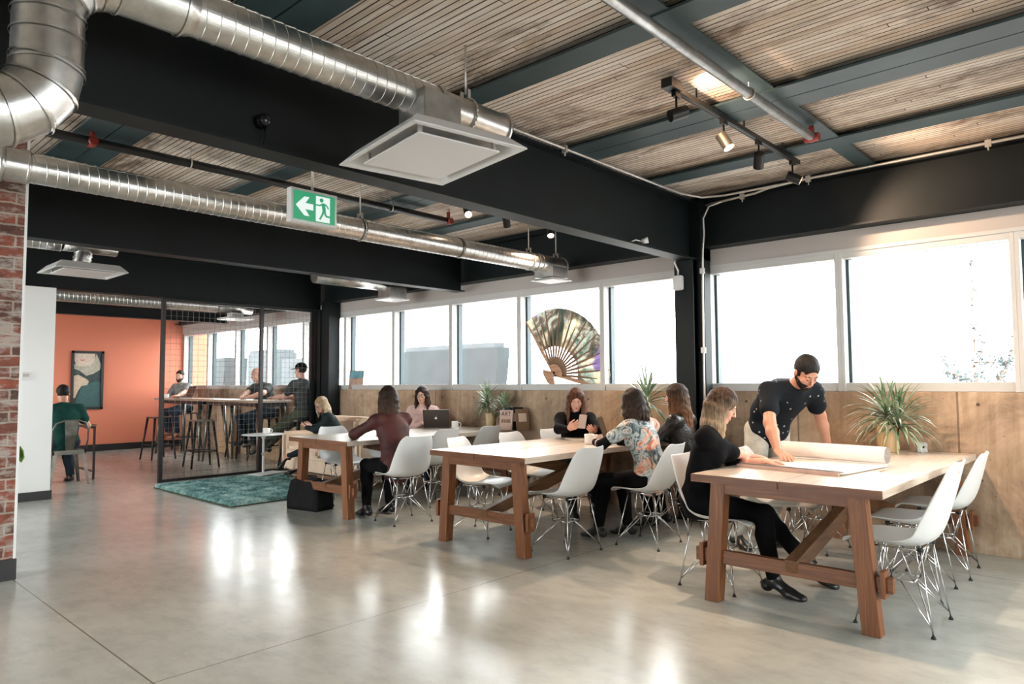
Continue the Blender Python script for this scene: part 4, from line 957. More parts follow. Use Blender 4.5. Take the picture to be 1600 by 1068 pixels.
MB().add([(-.05, -.175, .45), (.05, -.175, .45), (-.065, -.225, .65), (.065, -.225, .65), (-.08, -.242, .845), (.08, -.242, .845)] + [(-.05, -.172, .45), (.05, -.172, .45), (-.065, -.222, .65), (.065, -.222, .65), (-.08, -.239, .845), (.08, -.239, .845)],
         [(0, 1, 3, 2), (2, 3, 5, 4), (6, 8, 9, 7), (8, 10, 11, 9), (0, 6, 7, 1), (4, 5, 11, 10), (0, 2, 8, 6), (2, 4, 10, 8), (1, 7, 9, 3), (3, 9, 11, 5)]).build('back_splat', gun_metal, ic)
# framed picture
pc = empty('framed_picture', (-15.598, 4.485, .83), PI / 2, 'black framed portrait picture on the orange wall', 'picture')   # local +Y = -X, so front is local -Y
hw, hh = .285, 1.15
MB().box(-hw, hw, -.035, 0, 0, .045).box(-hw, hw, -.035, 0, hh - .045, hh).box(-hw, -hw + .045, -.035, 0, 0, hh).box(hw - .045, hw, -.035, 0, 0, hh).build('frame', black_metal, pc)
cv = MB().box(-hw + .04, hw - .04, -.012, -.004, .04, hh - .04).build('canvas', plain('canvas_dark', (.012, .03, .03), .5, var=.2), pc)
def shape(poly, col, name, y): MB().prism(poly, 1, y - .0015, y).build(name, plain(name + '_paint', col, .6, var=.08, nscale=20), cv)
shape([(-.24, 1.10), (-.24, .98), (-.18, .82), (-.08, .76), (.06, .80), (.11, .92), (.13, 1.10)], (.62, .50, .40), 'painted_face', -.012)
shape([(-.14, .985), (-.10, .975), (-.05, .985), (-.06, .965), (-.10, .955), (-.13, .965)], (.50, .10, .08), 'painted_mouth', -.0135)
shape([(-.24, .80), (-.14, .76), (-.02, .66), (.10, .70), (.22, .78), (.24, .88), (.15, 1.10), (.11, .96), (.04, .86), (-.12, .84), (-.24, .90)], (.42, .38, .30), 'painted_scarf', -.0138)
shape([(-.24, .66), (-.16, .68), (-.02, .60), (.03, .55), (.0, .48), (-.10, .46), (-.16, .36), (-.20, .24), (-.24, .22)], (.55, .42, .30), 'painted_hand', -.0138)
shape([(-.10, .44), (.02, .50), (.16, .56), (.24, .52), (.24, .05), (-.20, .05), (-.18, .20)], (.03, .09, .09), 'painted_coat', -.0135)
shape([(-.22, .745), (-.14, .76), (-.12, .70), (-.20, .68)], (.04, .06, .04), 'painted_cup', -.0145)
th = empty('thermostat', (-9.449, 2.095, 1.41), PI / 2, 'small white thermostat on the white partition beside the brick', 'thermostat')
MB().box(-.055, .055, -.022, 0, -.045, .045, bev=.004).build('case', white_metal, th); MB().box(-.03, .03, -.0235, -.022, -.01, .025).build('display', gun_metal, th)
lf = empty('wall_leaf', (-5.80, 1.262, .83), 0, 'single green leaf poking out from behind the brick wall', 'leaf')
m = MB(); m.add([(.0, -.012, .045), (.04, .0, .06), (.075, .012, .03), (.07, .02, -.02), (.03, .012, -.055), (0, -.012, -.03), (.035, .02, .0)], [(0, 1, 6), (1, 2, 6), (2, 3, 6), (3, 4, 6), (4, 5, 6), (5, 0, 6)], True)
m.build('blade', plain('bright_leaf', (.22, .36, .06), .5), lf).modifiers.new('t', 'SOLIDIFY').thickness = .002
# ---------------------------------------------------------------- outside
g = MB().box(-140, 90, 7.2, 200, -.6, -.5).build('gravel_ground', ground_m, None, label='pale ground outside the windows', cat='ground', kind='structure'); g.name = 'floor_outside'
def flare_building(x0, x1, y0, y1, h, label, fl=.02, roof=True, mat=None):
    t = empty('building', ((x0 + x1) / 2, (y0 + y1) / 2, -.5), 0, label, 'building'); a, b = (x1 - x0) / 2, (y1 - y0) / 2; n = 8; vs = []
    for i in range(n + 1):
        q = i / n; s = 1 - fl * 3 * (1 - q) ** 1.6 ; z = q * h
        vs += [(-a * s, -b, z), (a * s, -b, z), (a * s, b, z), (-a * s, b, z)]
    f = [(4 * i + k, 4 * i + (k + 1) % 4, 4 * i + 4 + (k + 1) % 4, 4 * i + 4 + k) for i in range(n) for k in range(4)] + [(4 * n, 4 * n + 1, 4 * n + 2, 4 * n + 3)]
    MB().add(vs, f).build('walls', mat or outside_grey, t)
    if roof: MB().box(-a * .92, a * .92, -b * .9, b * .9, h, h + .3).build('roof', outside_light, t)
    return t
flare_building(-38.1, -28.9, 30, 31, 3.95, 'grey building with flared side walls seen through the middle windows', .045)
flare_building(-92, -86, 40, 43, 5.2, 'slanted grey block seen through the mesh, left', .06, False)
flare_building(-68, -62, 34, 36, 4.9, 'large grey block seen between the bald man and the cap', .03, True, outside_light)
flare_building(-54, -50.5, 30, 31, 3.9, 'low grey block seen behind the man in the cap', .0, False, outside_light)
hd = MB().box(-60, 60, 120, 121, -.5, 2.2).build('distant_embankment', plain('pale_embankment', (.52, .52, .52), .9, var=.05, nscale=.1), None, label='pale distant embankment on the horizon outside', cat='embankment')
def leafy(loc, pts, n, rad, label, seed):
    random.seed(seed); t = empty('leafy_tree', loc, 0, label, 'tree'); b = MB(); f = MB()
    for a, c in pts: b.tube([a, Vector(a).lerp(Vector(c), .5) + Vector((random.uniform(-.02, .02), 0, 0)), c], .006, 5)
    for i in range(n):
        a, c = random.choice(pts); p = Vector(a).lerp(Vector(c), random.uniform(.15, 1.05)) + Vector([random.gauss(0, rad) for _ in range(3)])
        r = random.uniform(.018, .032); u = Vector([random.gauss(0, 1) for _ in range(3)]).normalized(); v = u.orthogonal().normalized() * .7
        f.add([p - u * r, p + v * r, p + u * r, p - v * r], [(0, 1, 2, 3)])
    b.build('branches', walnut, t); f.build('foliage', leaf_out, t)
leaf_out = plain('outdoor_leaf', (.13, .16, .165), .7, var=.1)
B = (0, 0, 1.0)
leafy((-1.50, 9.0, -.1), [((0, 0, 0), B), (B, (.02, 0, 2.76)), (B, (-.35, .1, 1.75)), (B, (.42, 0, 1.85)), (B, (-.2, -.1, 1.6)), (B, (.3, .1, 1.55)), (B, (.1, 0, 1.9)), ((0, 0, 1.6), (.45, 0, 1.6)), ((0, 0, 1.4), (-.25, 0, 1.5))], 620, .035, 'slender leafy shrub with a tall central shoot outside the right window', 5)
# ---------------------------------------------------------------- figures: blended solids meshed as one surface
def smin(a, b, k):
    h = np.clip(.5 + .5 * (b - a) / k, 0, 1); return b + (a - b) * h - k * h * (1 - h)
def surf(prims, h, warp=0.0, wf=22.0, seed=0.0):
    """prims: ('c',a,b,r0,r1,k) round cone | ('e',c,(rx,ry,rz),B,k) ellipsoid | ('-',c,r,B,k) carved ellipsoid | ('p',point,normal,k) cut away the side the normal points to"""
    lo = np.full(3, 1e9); hi = -lo
    def bb(p):
        if p[0] == 'c':
            a, b = np.array(p[1]), np.array(p[2]); r = max(p[3], p[4]); return np.minimum(a, b) - r, np.maximum(a, b) + r
        c = np.array(p[1]); r = max(p[2]); return c - r, c + r
    for p in prims:
        if p[0] in 'ce': a, b = bb(p); lo = np.minimum(lo, a); hi = np.maximum(hi, b)
    lo -= 4 * h; hi += 4 * h
    n = np.ceil((hi - lo) / h).astype(int) + 1
    D = np.full(n, .2, np.float32)
    ax = [lo[i] + h * np.arange(n[i]) for i in range(3)]
    for p in prims:
        if p[0] == 'p':
            nn = np.array(p[2], float); nn /= np.linalg.norm(nn); q = np.array(p[1])
            d = (ax[0][:, None, None] - q[0]) * nn[0] + (ax[1][None, :, None] - q[1]) * nn[1] + (ax[2][None, None, :] - q[2]) * nn[2]
            D = np.maximum(D, d.astype(np.float32)); continue
        k = p[-1]; a, b = bb(p); m = k + 3.5 * h
        i0 = np.clip(np.floor((a - m - lo) / h).astype(int), 0, n - 1); i1 = np.clip(np.ceil((b + m - lo) / h).astype(int) + 1, 1, n)
        sl = tuple(slice(i0[i], i1[i]) for i in range(3))
        X = ax[0][sl[0]][:, None, None]; Y = ax[1][sl[1]][None, :, None]; Z = ax[2][sl[2]][None, None, :]
        if p[0] == 'c':
            A = np.array(p[1], float); B = np.array(p[2], float) - A; L2 = max(B @ B, 1e-9)
            t = np.clip(((X - A[0]) * B[0] + (Y - A[1]) * B[1] + (Z - A[2]) * B[2]) / L2, 0, 1)
            d = np.sqrt((X - A[0] - t * B[0]) ** 2 + (Y - A[1] - t * B[1]) ** 2 + (Z - A[2] - t * B[2]) ** 2) - (p[3] + (p[4] - p[3]) * t)
        else:
            c, r, Bm = np.array(p[1], float), p[2], p[3]
            x, y, z = X - c[0], Y - c[1], Z - c[2]
            q = [(x * Bm[i][0] + y * Bm[i][1] + z * Bm[i][2]) / r[i] for i in range(3)]
            k0 = np.sqrt(q[0] ** 2 + q[1] ** 2 + q[2] ** 2) + 1e-9
            k1 = np.sqrt((q[0] / r[0]) ** 2 + (q[1] / r[1]) ** 2 + (q[2] / r[2]) ** 2) + 1e-9
            d = k0 * (k0 - 1) / k1
        d = d.astype(np.float32)
        if p[0] == '-': D[sl] = -smin(-D[sl], d, k)
        else: D[sl] = smin(D[sl], d, k)
    if warp:
        X = ax[0][:, None, None]; Y = ax[1][None, :, None]; Z = ax[2][None, None, :]
        D += (warp * (np.sin(wf * X + 1.7 * np.sin(wf * .7 * Z + seed)) * np.sin(wf * .8 * Y + seed + 1.3 * np.sin(wf * .6 * X)) + .6 * np.sin(wf * 1.9 * Z + 2.2 * np.sin(wf * .5 * (X + Y)) + seed * 2) )).astype(np.float32)
    s = D < 0
    c = [s[i:n[0] - 1 + i, j:n[1] - 1 + j, k:n[2] - 1 + k] for i in (0, 1) for j in (0, 1) for k in (0, 1)]
    anyv = np.logical_or.reduce(c); allv = np.logical_and.reduce(c); act = np.argwhere(anyv & ~allv)
    idx = np.full(anyv.shape, -1, np.int64); idx[act[:, 0], act[:, 1], act[:, 2]] = np.arange(len(act))
    acc = np.zeros((len(act), 3)); cnt = np.zeros(len(act))
    cor = [(i, j, k) for i in (0, 1) for j in (0, 1) for k in (0, 1)]
    for a in cor:
        for axi in range(3):
            if a[axi]: continue
            b = list(a); b[axi] = 1; b = tuple(b)
            da = D[act[:, 0] + a[0], act[:, 1] + a[1], act[:, 2] + a[2]]; db = D[act[:, 0] + b[0], act[:, 1] + b[1], act[:, 2] + b[2]]
            msk = (da < 0) != (db < 0); t = np.where(msk, da / np.where(msk, da - db, 1), 0)
            pos = np.array(a, float)[None, :] + np.zeros((len(act), 3)); pos[:, axi] += t
            acc += pos * msk[:, None]; cnt += msk
    V = (acc / cnt[:, None] + act) * h + lo
    F = []
    for axi in range(3):
        o1, o2 = (axi + 1) % 3, (axi + 2) % 3
        sa = [slice(0, n[0]), slice(0, n[1]), slice(0, n[2])]; sb = list(sa)
        sa[axi] = slice(0, n[axi] - 1); sb[axi] = slice(1, n[axi])
        e = np.argwhere(s[tuple(sa)] != s[tuple(sb)])
        e = e[(e[:, o1] > 0) & (e[:, o2] > 0) & (e[:, o1] < n[o1] - 1) & (e[:, o2] < n[o2] - 1)]
        def cell(d1, d2):
            q = e.copy(); q[:, o1] -= d1; q[:, o2] -= d2; return idx[q[:, 0], q[:, 1], q[:, 2]]
        quad = np.stack([cell(0, 0), cell(1, 0), cell(1, 1), cell(0, 1)], 1)
        flip = s[e[:, 0], e[:, 1], e[:, 2]]; quad[~flip] = quad[~flip][:, ::-1]; F.append(quad)
    F = np.concatenate(F); F = F[(F >= 0).all(1)]
    # one pass of smoothing
    for _ in range(1):
        S = np.zeros_like(V); C = np.zeros(len(V))
        for a, b in ((0, 1), (1, 2), (2, 3), (3, 0)):
            np.add.at(S, F[:, a], V[F[:, b]]); np.add.at(C, F[:, a], 1); np.add.at(S, F[:, b], V[F[:, a]]); np.add.at(C, F[:, b], 1)
        V = V * .5 + .5 * S / np.maximum(C, 1)[:, None]
    return V, F
def npmesh(name, V, F, mat, org, parent=None):
    me = bpy.data.meshes.new(name); V = V - np.array(org)
    me.vertices.add(len(V)); me.vertices.foreach_set('co', V.astype(np.float32).ravel())
    me.loops.add(len(F) * 4); me.loops.foreach_set('vertex_index', F.astype(np.int32).ravel())
    me.polygons.add(len(F)); me.polygons.foreach_set('loop_start', np.arange(0, len(F) * 4, 4, dtype=np.int32)); me.polygons.foreach_set('loop_total', np.full(len(F), 4, np.int32))
    me.polygons.foreach_set('use_smooth', np.ones(len(F), bool)); me.update(); me.validate()
    me.materials.append(mat); o = bpy.data.objects.new(name, me); COL.objects.link(o)
    if parent: o.parent = parent
    return o
def ik(S, Wp, a, b, pole):
    S, Wp, pole = Vector(S), Vector(Wp), Vector(pole); d = Wp - S; L = min(d.length, (a + b) * .995); d = d.normalized(); E = S + d * L
    x = (a * a - b * b + L * L) / (2 * L); y = math.sqrt(max(a * a - x * x, 0)); p = (pole - d * pole.dot(d)).normalized()
    return S + d * x + p * y, E
def infl(p, g):
    if p[0] == 'c': return ('c', p[1], p[2], p[3] + g, p[4] + g, p[5])
    if p[0] == 'e': return ('e', p[1], tuple(x + g for x in p[2]), p[3], p[4])
    return p
def lerp(a, b, t): return Vector(a) + (Vector(b) - Vector(a)) * t
def person(label, hip, face, lean=10, side=0, s=1.0, sex='f', head=(0, 10), hands=None, feet=None, top=None, sleeve='long', bottom=None, shoes=None, skin=None,
           hair='long', hair_m=None, hl=.34, h=.006, beard=None, glasses=False, cap=None, collar=0, bulk=0.0, cuff=False, shoe_open=False, spread=1.0, under=None, hem=.03):
    f0 = Vector((face[0], face[1], 0)).normalized(); up = Vector((0, 0, 1)); r = Vector((f0.y, -f0.x, 0)); H = Vector(hip)
    la = math.radians(lean); sa = math.radians(side)
    def dirn(a): return (up * math.cos(a) + f0 * math.sin(a) + r * math.sin(sa) * .9).normalized()
    u1 = dirn(la * .6); u2 = dirn(la * 1.1); u3 = dirn(la * 1.5)
    A = H + u1 * .17 * s; C = A + u2 * .17 * s; Nk = C + u3 * .15 * s
    f2 = (f0 - u2 * f0.dot(u2)).normalized(); fm = sex == 'm'
    shw = (.185 if fm else .158) * s; kf = 1.0 if fm else .86
    Bc = [tuple(r), tuple(f2), tuple(u2)]
    hd_y, hd_p = math.radians(head[0]), math.radians(head[1])
    hf0 = f0 * math.cos(hd_y) + r * math.sin(hd_y); hf = (hf0 * math.cos(hd_p) - up * math.sin(hd_p)).normalized(); hr = Vector((hf0.y, -hf0.x, 0)); hu = hr.cross(hf).normalized()
    nb = Nk + u3 * .0; nd = (u3 * .6 + up * .5 + f0 * .10).normalized(); HC = nb + nd * .10 * s + hu * .075 * s + hf * .02 * s
    Hs = s * (1.0 if fm else .95)
    def hp(x, y, z): return HC + hr * x * Hs + hf * y * Hs + hu * z * Hs
    Bh = [tuple(hr), tuple(hf), tuple(hu)]
    def E(c, rad, B, k=.03): return ('e', tuple(c), tuple(q for q in rad), B, k)
    def Cn(a, b, r0, r1, k=.03): return ('c', tuple(a), tuple(b), r0, r1, k)
    SH = {}; arms = {}; legs = {}
    torso = [E(H + u1 * .02 * s, (.150 * s, (.105 if fm else .11) * s, .11 * s), Bc, .05), E(A, ((.142 if fm else .122) * s + bulk, .095 * s + bulk, .14 * s), Bc, .06),
             E(C - u2 * .01 + f2 * .008, ((.160 if fm else .138) * s + bulk, (.108 if fm else .095) * s + bulk * .7, .155 * s), Bc, .06)]
    if sex == 'f':
        for q in (-1, 1): torso.append(E(C + r * q * .068 * s + f2 * .082 * s - u2 * .01, (.058 * s, .05 * s, .058 * s), Bc, .03))
    neck = [Cn(C + u3 * .10 * s, HC - hu * .06 * s - hf * .015 * s, .056 * kf * s, .052 * kf * s, .03)]
    for q, nm in ((-1, 'L'), (1, 'R')):
        S = C + u3 * .095 * s + r * q * shw; SH[nm] = S
        torso += [Cn(C + u3 * .10 * s, S, .062 * s * kf, .052 * s * kf, .04)]
        torso += [Cn(C + u3 * .145 * s, S + u3 * .005, .045 * s * kf, .042 * s * kf, .04)]
    body = list(torso) + list(neck)
    hn = hands or {}; la_, lb_ = .285 * s * (1 if fm else .95), .25 * s * (1 if fm else .95)
    handpr = []
    for q, nm in ((-1, 'L'), (1, 'R')):
        S = SH[nm]; hd = hn.get(nm) or {}
        Wt = Vector(hd.get('pos') or (H + f0 * .25 + r * q * .18 + up * .12)); pole = Vector(hd.get('pole') or (r * q * .7 - up * 1.0 - f0 * .2))
        El, Wr = ik(S, Wt, la_, lb_, pole); arms[nm] = (S, El, Wr)
        rs = s * kf
        body += [Cn(S, El, .052 * rs, .041 * rs), Cn(El, lerp(El, Wr, .35), .041 * rs, .042 * rs, .02), Cn(lerp(El, Wr, .35), Wr, .042 * rs, .027 * rs, .02)]
        d = Vector(hd.get('dir') or (Wr - El)).normalized(); pn = Vector(hd.get('palm') or (0, 0, -1)); pn = (pn - d * pn.dot(d)).normalized()
        th = d.cross(pn) if nm == 'R' else pn.cross(d); cu = hd.get('curl', .5); hs = s * (1.0 if fm else .9)
        for i in range(4):
            o = (.030 - .0205 * i) * hs * spread; kn = Wr + d * (.088 - .004 * abs(i - 1)) * hs + th * o
            handpr.append(Cn(Wr + th * o * .55 + d * .012, kn, .0155 * hs, .0115 * hs, .010))
            L = (.068, .076, .070, .055)[i] * hs; dd = (d + th * (o * 2.4)).normalized(); p = kn
            for j, (fr, ang, rr) in enumerate(((.45, .45, .0098), (.30, .7, .0088), (.25, .5, .0078))):
                a_ = ang * cu; dd = (dd * math.cos(a_) + pn * math.sin(a_)).normalized(); nxd = (dd).normalized(); p2 = p + dd * L * fr * 1.05
                handpr.append(Cn(p, p2, rr * hs, rr * hs * .92, .0035)); p = p2
                pn2 = (pn - dd * pn.dot(dd)); pn = pn if pn2.length < .1 else pn
        p0 = Wr + d * .02 * hs + th * .022 * hs; t1 = (th * .62 + d * .75 + pn * .25).normalized(); p1 = p0 + t1 * .046 * hs; t2 = (th * .15 + d + pn * .35 * cu).normalized(); p2 = p1 + t2 * .034 * hs; p3 = p2 + t2 * .024 * hs
        handpr += [Cn(p0, p1, .015 * hs, .0115 * hs, .008), Cn(p1, p2, .0112 * hs, .0102 * hs, .003), Cn(p2, p3, .0102 * hs, .0085 * hs, .003)]
    body += handpr
    ft = feet or {}; lt, ls = .43 * s, .42 * s
    footpr = {}
    for q, nm in ((-1, 'L'), (1, 'R')):
        J = H + r * q * .088 * s - u1 * .02 * s; fd = ft.get(nm) or {}
        An = Vector(fd.get('pos') or (H + f0 * .40 + r * q * .12).to_tuple()[:2] + (.085,)); pole = Vector(fd.get('pole') or (f0 * 1.0 + up * .8))
        K, An = ik(J, An, lt, ls, pole); legs[nm] = (J, K, An); kb = 1 if fm else .95
        mid = lerp(K, An, .32) - f0 * .012
        td = Vector(fd.get('toe') or (f0 - up * .12)).normalized()
        upf = (up - td * td.dot(up)); upf = upf.normalized() if upf.length > .15 else f0
        heel = An - td * .045 * s - upf * .045 * s; ball = An + td * .115 * s - upf * .052 * s; toe = An + td * .175 * s - upf * .058 * s
        leg = [Cn(J, K, .088 * s * kb, .058 * s * kb, .04), Cn(K, mid, .056 * s * kb, .056 * s * kb, .02), Cn(mid, An, .055 * s * kb, .036 * s * kb, .02)]
        body += leg; rr_ = td.cross(upf); Bf = [tuple(rr_), tuple(td), tuple(upf)]
        fp = [E(heel, (.032 * s, .035 * s, .036 * s), Bf, .02), Cn(An - upf * .01, ball, .034 * s, .027 * s, .02), E(ball, (.043 * s, .05 * s, .024 * s), Bf, .02), E(toe, (.036 * s, .04 * s, .018 * s), Bf, .02)]
        body += fp; footpr[nm] = (fp, leg, Bf, An, td, upf)
    # head
    face_p = [E(hp(0, -.012, .032), (.074 * Hs, .094 * Hs, .088 * Hs), Bh, .02), E(hp(0, .028, -.030), (.057 * Hs, .060 * Hs, .074 * Hs), Bh, .02), E(hp(0, .068, -.090), (.020 * Hs, .016 * Hs, .016 * Hs), Bh, .02),
              Cn(hp(-.046, .005, -.05), hp(-.012, .064, -.092), .016 * Hs, .014 * Hs, .02), Cn(hp(.046, .005, -.05), hp(.012, .064, -.092), .016 * Hs, .014 * Hs, .02),
              Cn(hp(-.034, .076, .026), hp(.034, .076, .026), .011 * Hs, .011 * Hs, .012), E(hp(-.036, .060, -.022), (.020 * Hs, .018 * Hs, .018 * Hs), Bh, .02), E(hp(.036, .060, -.022), (.020 * Hs, .018 * Hs, .018 * Hs), Bh, .02),
              ('-', tuple(hp(-.031, .094, .006)), (.016 * Hs, .012 * Hs, .010 * Hs), Bh, .006), ('-', tuple(hp(.031, .094, .006)), (.016 * Hs, .012 * Hs, .010 * Hs), Bh, .006),
              Cn(hp(0, .086, .014), hp(0, .107, -.026), .007 * Hs, .0105 * Hs, .006), E(hp(-.012, .094, -.030), (.008 * Hs,) * 3, Bh, .005), E(hp(.012, .094, -.030), (.008 * Hs,) * 3, Bh, .005),
              Cn(hp(-.018, .083, -.054), hp(.018, .083, -.054), .0062 * Hs, .0062 * Hs, .006), Cn(hp(-.015, .083, -.064), hp(.015, .083, -.064), .0068 * Hs, .0068 * Hs, .006)]
    for q in (-1, 1): face_p.append(E(hp(q * .076, -.008, -.004), (.009 * Hs, .019 * Hs, .031 * Hs), Bh, .006))
    body += face_p
    org = (H.x, H.y, 0)
    V, F = surf(body, h); P = npmesh('person', V, F, skin, org); P.location = org; tag(P, label, 'person')
    def child(name, prims, mat, warp=0.0, wf=22, hh=None):
        V, F = surf(prims, hh or h, warp, wf, H.x * 3.1 + len(name)); return npmesh(name, V, F, mat, org, P)
    # top
    g = .011; tp = [infl(p, g) for p in torso]; clips = []
    for q, nm in ((-1, 'L'), (1, 'R')):
        S, El, Wr = arms[nm]; rs = s * kf
        if sleeve == 'long': tp += [Cn(S, El, .052 * rs + .010, .048 * rs + .008, .05), Cn(El, lerp(El, Wr, .94), .050 * rs + .008, .034 * rs + .006, .02)]
        elif sleeve == 'elbow': tp += [Cn(S, El, .054 * rs + .010, .052 * rs + .012, .05), Cn(El, lerp(El, Wr, .12), .054 * rs + .010, .050 * rs + .012, .02)]
        else: tp += [Cn(S, lerp(S, El, .58), .054 * rs + .010, .052 * rs + .016, .05)]
    tp.append(E(H - u1 * .02 * s, (.163 * s, .125 * s, (.09 + hem) * s), Bc, .05))
    if collar: tp.append(Cn(C + u3 * .12 * s, C + u3 * (.12 + collar) * s + f0 * .01, .066 * kf * s, .060 * kf * s, .015))
    if under:
        up_ = []
        for nm in 'LR':
            S, El, Wr = arms[nm]; rs = s * kf; up_ += [Cn(S, El, .055 * rs, .047 * rs + .004), Cn(El, lerp(El, Wr, .94), .047 * rs + .004, .033 * rs + .005, .02)]
        child('sleeves', up_, under, .002)
    top_o = child('top' if sex == 'f' else 'shirt', tp, top, .0032, 24)
    # bottom
    bp = [E(H + u1 * .0 * s, (.158 * s, .118 * s, .105 * s), Bc, .05)]
    for nm in 'LR':
        J, K, An = legs[nm]; kb = 1 if fm else .95; mid = lerp(K, An, .32) - f0 * .012; e = An if not cuff else lerp(K, An, .86)
        bp += [Cn(J, K, .096 * s * kb, .067 * s * kb, .04), Cn(K, mid, .066 * s * kb, .064 * s * kb, .02), Cn(mid, lerp(mid, e, .97), .064 * s * kb, (.050 if fm else .043) * s, .02)]
    child('trousers', bp, bottom, .0028, 20)
    for nm in 'LR':
        fp, leg, Bf, An, td, upf = footpr[nm]; sp_ = [infl(p, .006) for p in fp]
        if shoe_open: sp_ = [infl(p, .004) for p in fp]; sp_.append(('-', tuple(An + td * .03 + upf * .02), (.04, .075, .045), Bf, .01))
        else: sp_.append(Cn(An, An - (An - legs[nm][1]).normalized() * .035, .042 * s, .042 * s, .02))
        sp_.append(('p', tuple(An - upf * .084 * s), tuple(-upf), 0)); child('shoe', sp_, shoes)
    # face details
    m = MB(); O = Vector(org)
    if h < .0075:
        for q in (-1, 1):
            m.ball(hp(q * .031, .0745, .006) - O, .0125 * Hs, 14)
        ey = m.build('eyes', eye_w, P); m = MB()
        dn = max(0, head[1] - 5) / 60
        for q in (-1, 1): m.ball(hp(q * .031, .0835, .006 - .006 * dn) - O, .0058 * Hs, 10)
        m.build('irises', iris_m, ey)
        if head[1] > 16:
            m = MB()
            for q in (-1, 1): m.ball(hp(q * .031, .0765, .0095) - O, (.0138 * Hs, .0128 * Hs, .0105 * Hs), 12, Matrix((hr, hf, hu)).transposed())
            m.build('eyelids', skin, ey)
    m = MB()
    for q in (-1, 1): m.tube([hp(q * .014, .0865, .024) - O, hp(q * .032, .0855, .031) - O, hp(q * .050, .070, .024) - O], [.0030 * Hs, .0034 * Hs, .0015 * Hs], 6)
    m.build('eyebrows', hair_m or iris_m, P)
    m = MB(); m.tube([hp(-.020, .082, -.0585) - O, hp(-.008, .0895, -.0545) - O, hp(0, .0893, -.0562) - O, hp(.008, .0895, -.0545) - O, hp(.020, .082, -.0585) - O], [.001, .0042, .0040, .0042, .001], 8)
    m.tube([hp(-.018, .082, -.0605) - O, hp(0, .0893, -.0655) - O, hp(.018, .082, -.0605) - O], [.001, .0052, .001], 8); m.build('lips', lip_m, P)
    if glasses:
        m = MB()
        for q in (-1, 1):
            m.tube([hp(q * .033 + .024 * math.cos(t), .098, .002 + .018 * math.sin(t)) - O for t in [2 * PI * i / 20 for i in range(21)]], .0016, 6)
            m.tube([hp(q * .057, .097, .006) - O, hp(q * .076, .05, .006) - O, hp(q * .079, 0, .004) - O], .0014, 6)
        m.tube([hp(-.009, .099, .006) - O, hp(.009, .099, .006) - O], .0014, 6); m.build('glasses', screen_m, P)
    # hair
    if hair != 'bald':
        g = {'short': .0075, 'buzz': .004, 'long': .014, 'bob': .015}[hair]
        hpz = [E(hp(0, -.016, .036), ((.074 + g) * Hs, (.094 + g) * Hs, (.088 + g) * Hs), Bh, .02)]
        if hair in ('long', 'bob'):
            n = 13
            for i in range(n):
                a = math.radians(-116 + 232 * i / (n - 1)) + .05 * math.sin(i * 7.3)      # 0 = back of the head
                sx, cy = math.sin(a), -math.cos(a); L = hl * (1 - .10 * abs(math.sin(i * 2.7)))
                p0 = hp(.070 * sx, .080 * cy - .012, .05); p1 = hp(.084 * sx, .094 * cy - .012, -.03)
                p2 = p1 - up * L * .42 + (hr * sx * .012 - f0 * .018 + hf * cy * .006); p3 = p1 - up * L * .98 + (hr * sx * .010 - f0 * (.03 + .02 * (cy < 0)))
                hpz += [Cn(p0, p1, .026 * Hs, .024 * Hs, .02), Cn(p1, p2, .024 * Hs, .025 * Hs, .018), Cn(p2, p3, .025 * Hs, .010 * Hs, .012)]
            hpz.append(('-', tuple(hp(0, .112, -.040)), (.064 * Hs, .068 * Hs, .116 * Hs), Bh, .010))
            hpz.append(('-', tuple(hp(0, .10, -.14)), (.056 * Hs, .085 * Hs, .12 * Hs), Bh, .012))
        else:
            hpz.append(('-', tuple(hp(0, .110, -.025)), (.095 * Hs, .066 * Hs, .104 * Hs), Bh, .008))
            hpz.append(('-', tuple(hp(0, .03, -.11)), (.12 * Hs, .11 * Hs, .094 * Hs), Bh, .01))
            for q in (-1, 1): hpz.append(('-', tuple(hp(q * .085, .075, .015)), (.040 * Hs, .05 * Hs, .055 * Hs), Bh, .008))
        child('hair', hpz, hair_m, .0022 if hair in ('long', 'bob') else .0012, 60)
    if beard:
        bz = [E(hp(0, .030, -.050), (.060 * Hs, .060 * Hs, .060 * Hs), Bh, .02), E(hp(0, .068, -.092), (.026 * Hs, .022 * Hs, .026 * Hs), Bh, .02), Cn(hp(-.05, .0, -.045), hp(-.014, .066, -.092), .019 * Hs, .018 * Hs, .02), Cn(hp(.05, .0, -.045), hp(.014, .066, -.092), .019 * Hs, .018 * Hs, .02),
              Cn(hp(-.022, .084, -.050), hp(.022, .084, -.050), .0075 * Hs, .0075 * Hs, .008), ('-', tuple(hp(0, .095, -.060)), (.017 * Hs, .022 * Hs, .008 * Hs), Bh, .005), ('p', tuple(hp(0, 0, -.030)), tuple(hu * 1.0 - hf * .15), 0)]
        bz.append(('-', tuple(hp(0, .085, -.015)), (.05 * Hs, .05 * Hs, .032 * Hs), Bh, .008)); child('beard', bz, beard, .001, 80)
    if cap:
        child('cap', [E(hp(0, -.014, .040), (.086 * Hs, .106 * Hs, .094 * Hs), Bh, .01), ('p', tuple(hp(0, 0, .030)), tuple(-hu), 0)], cap)
        br = MB(); br.ball(hp(0, .10, .036) - O, (.070 * Hs, .075 * Hs, .006), 20, Matrix((hr, hf, hu)).transposed()); br.build('cap_brim', cap, P)
    return P, dict(HC=HC, hf=hf, hr=hr, hu=hu, arms=arms, SH=SH, C=C, f2=f2, r=r, u2=u2, top=top_o, O=O)

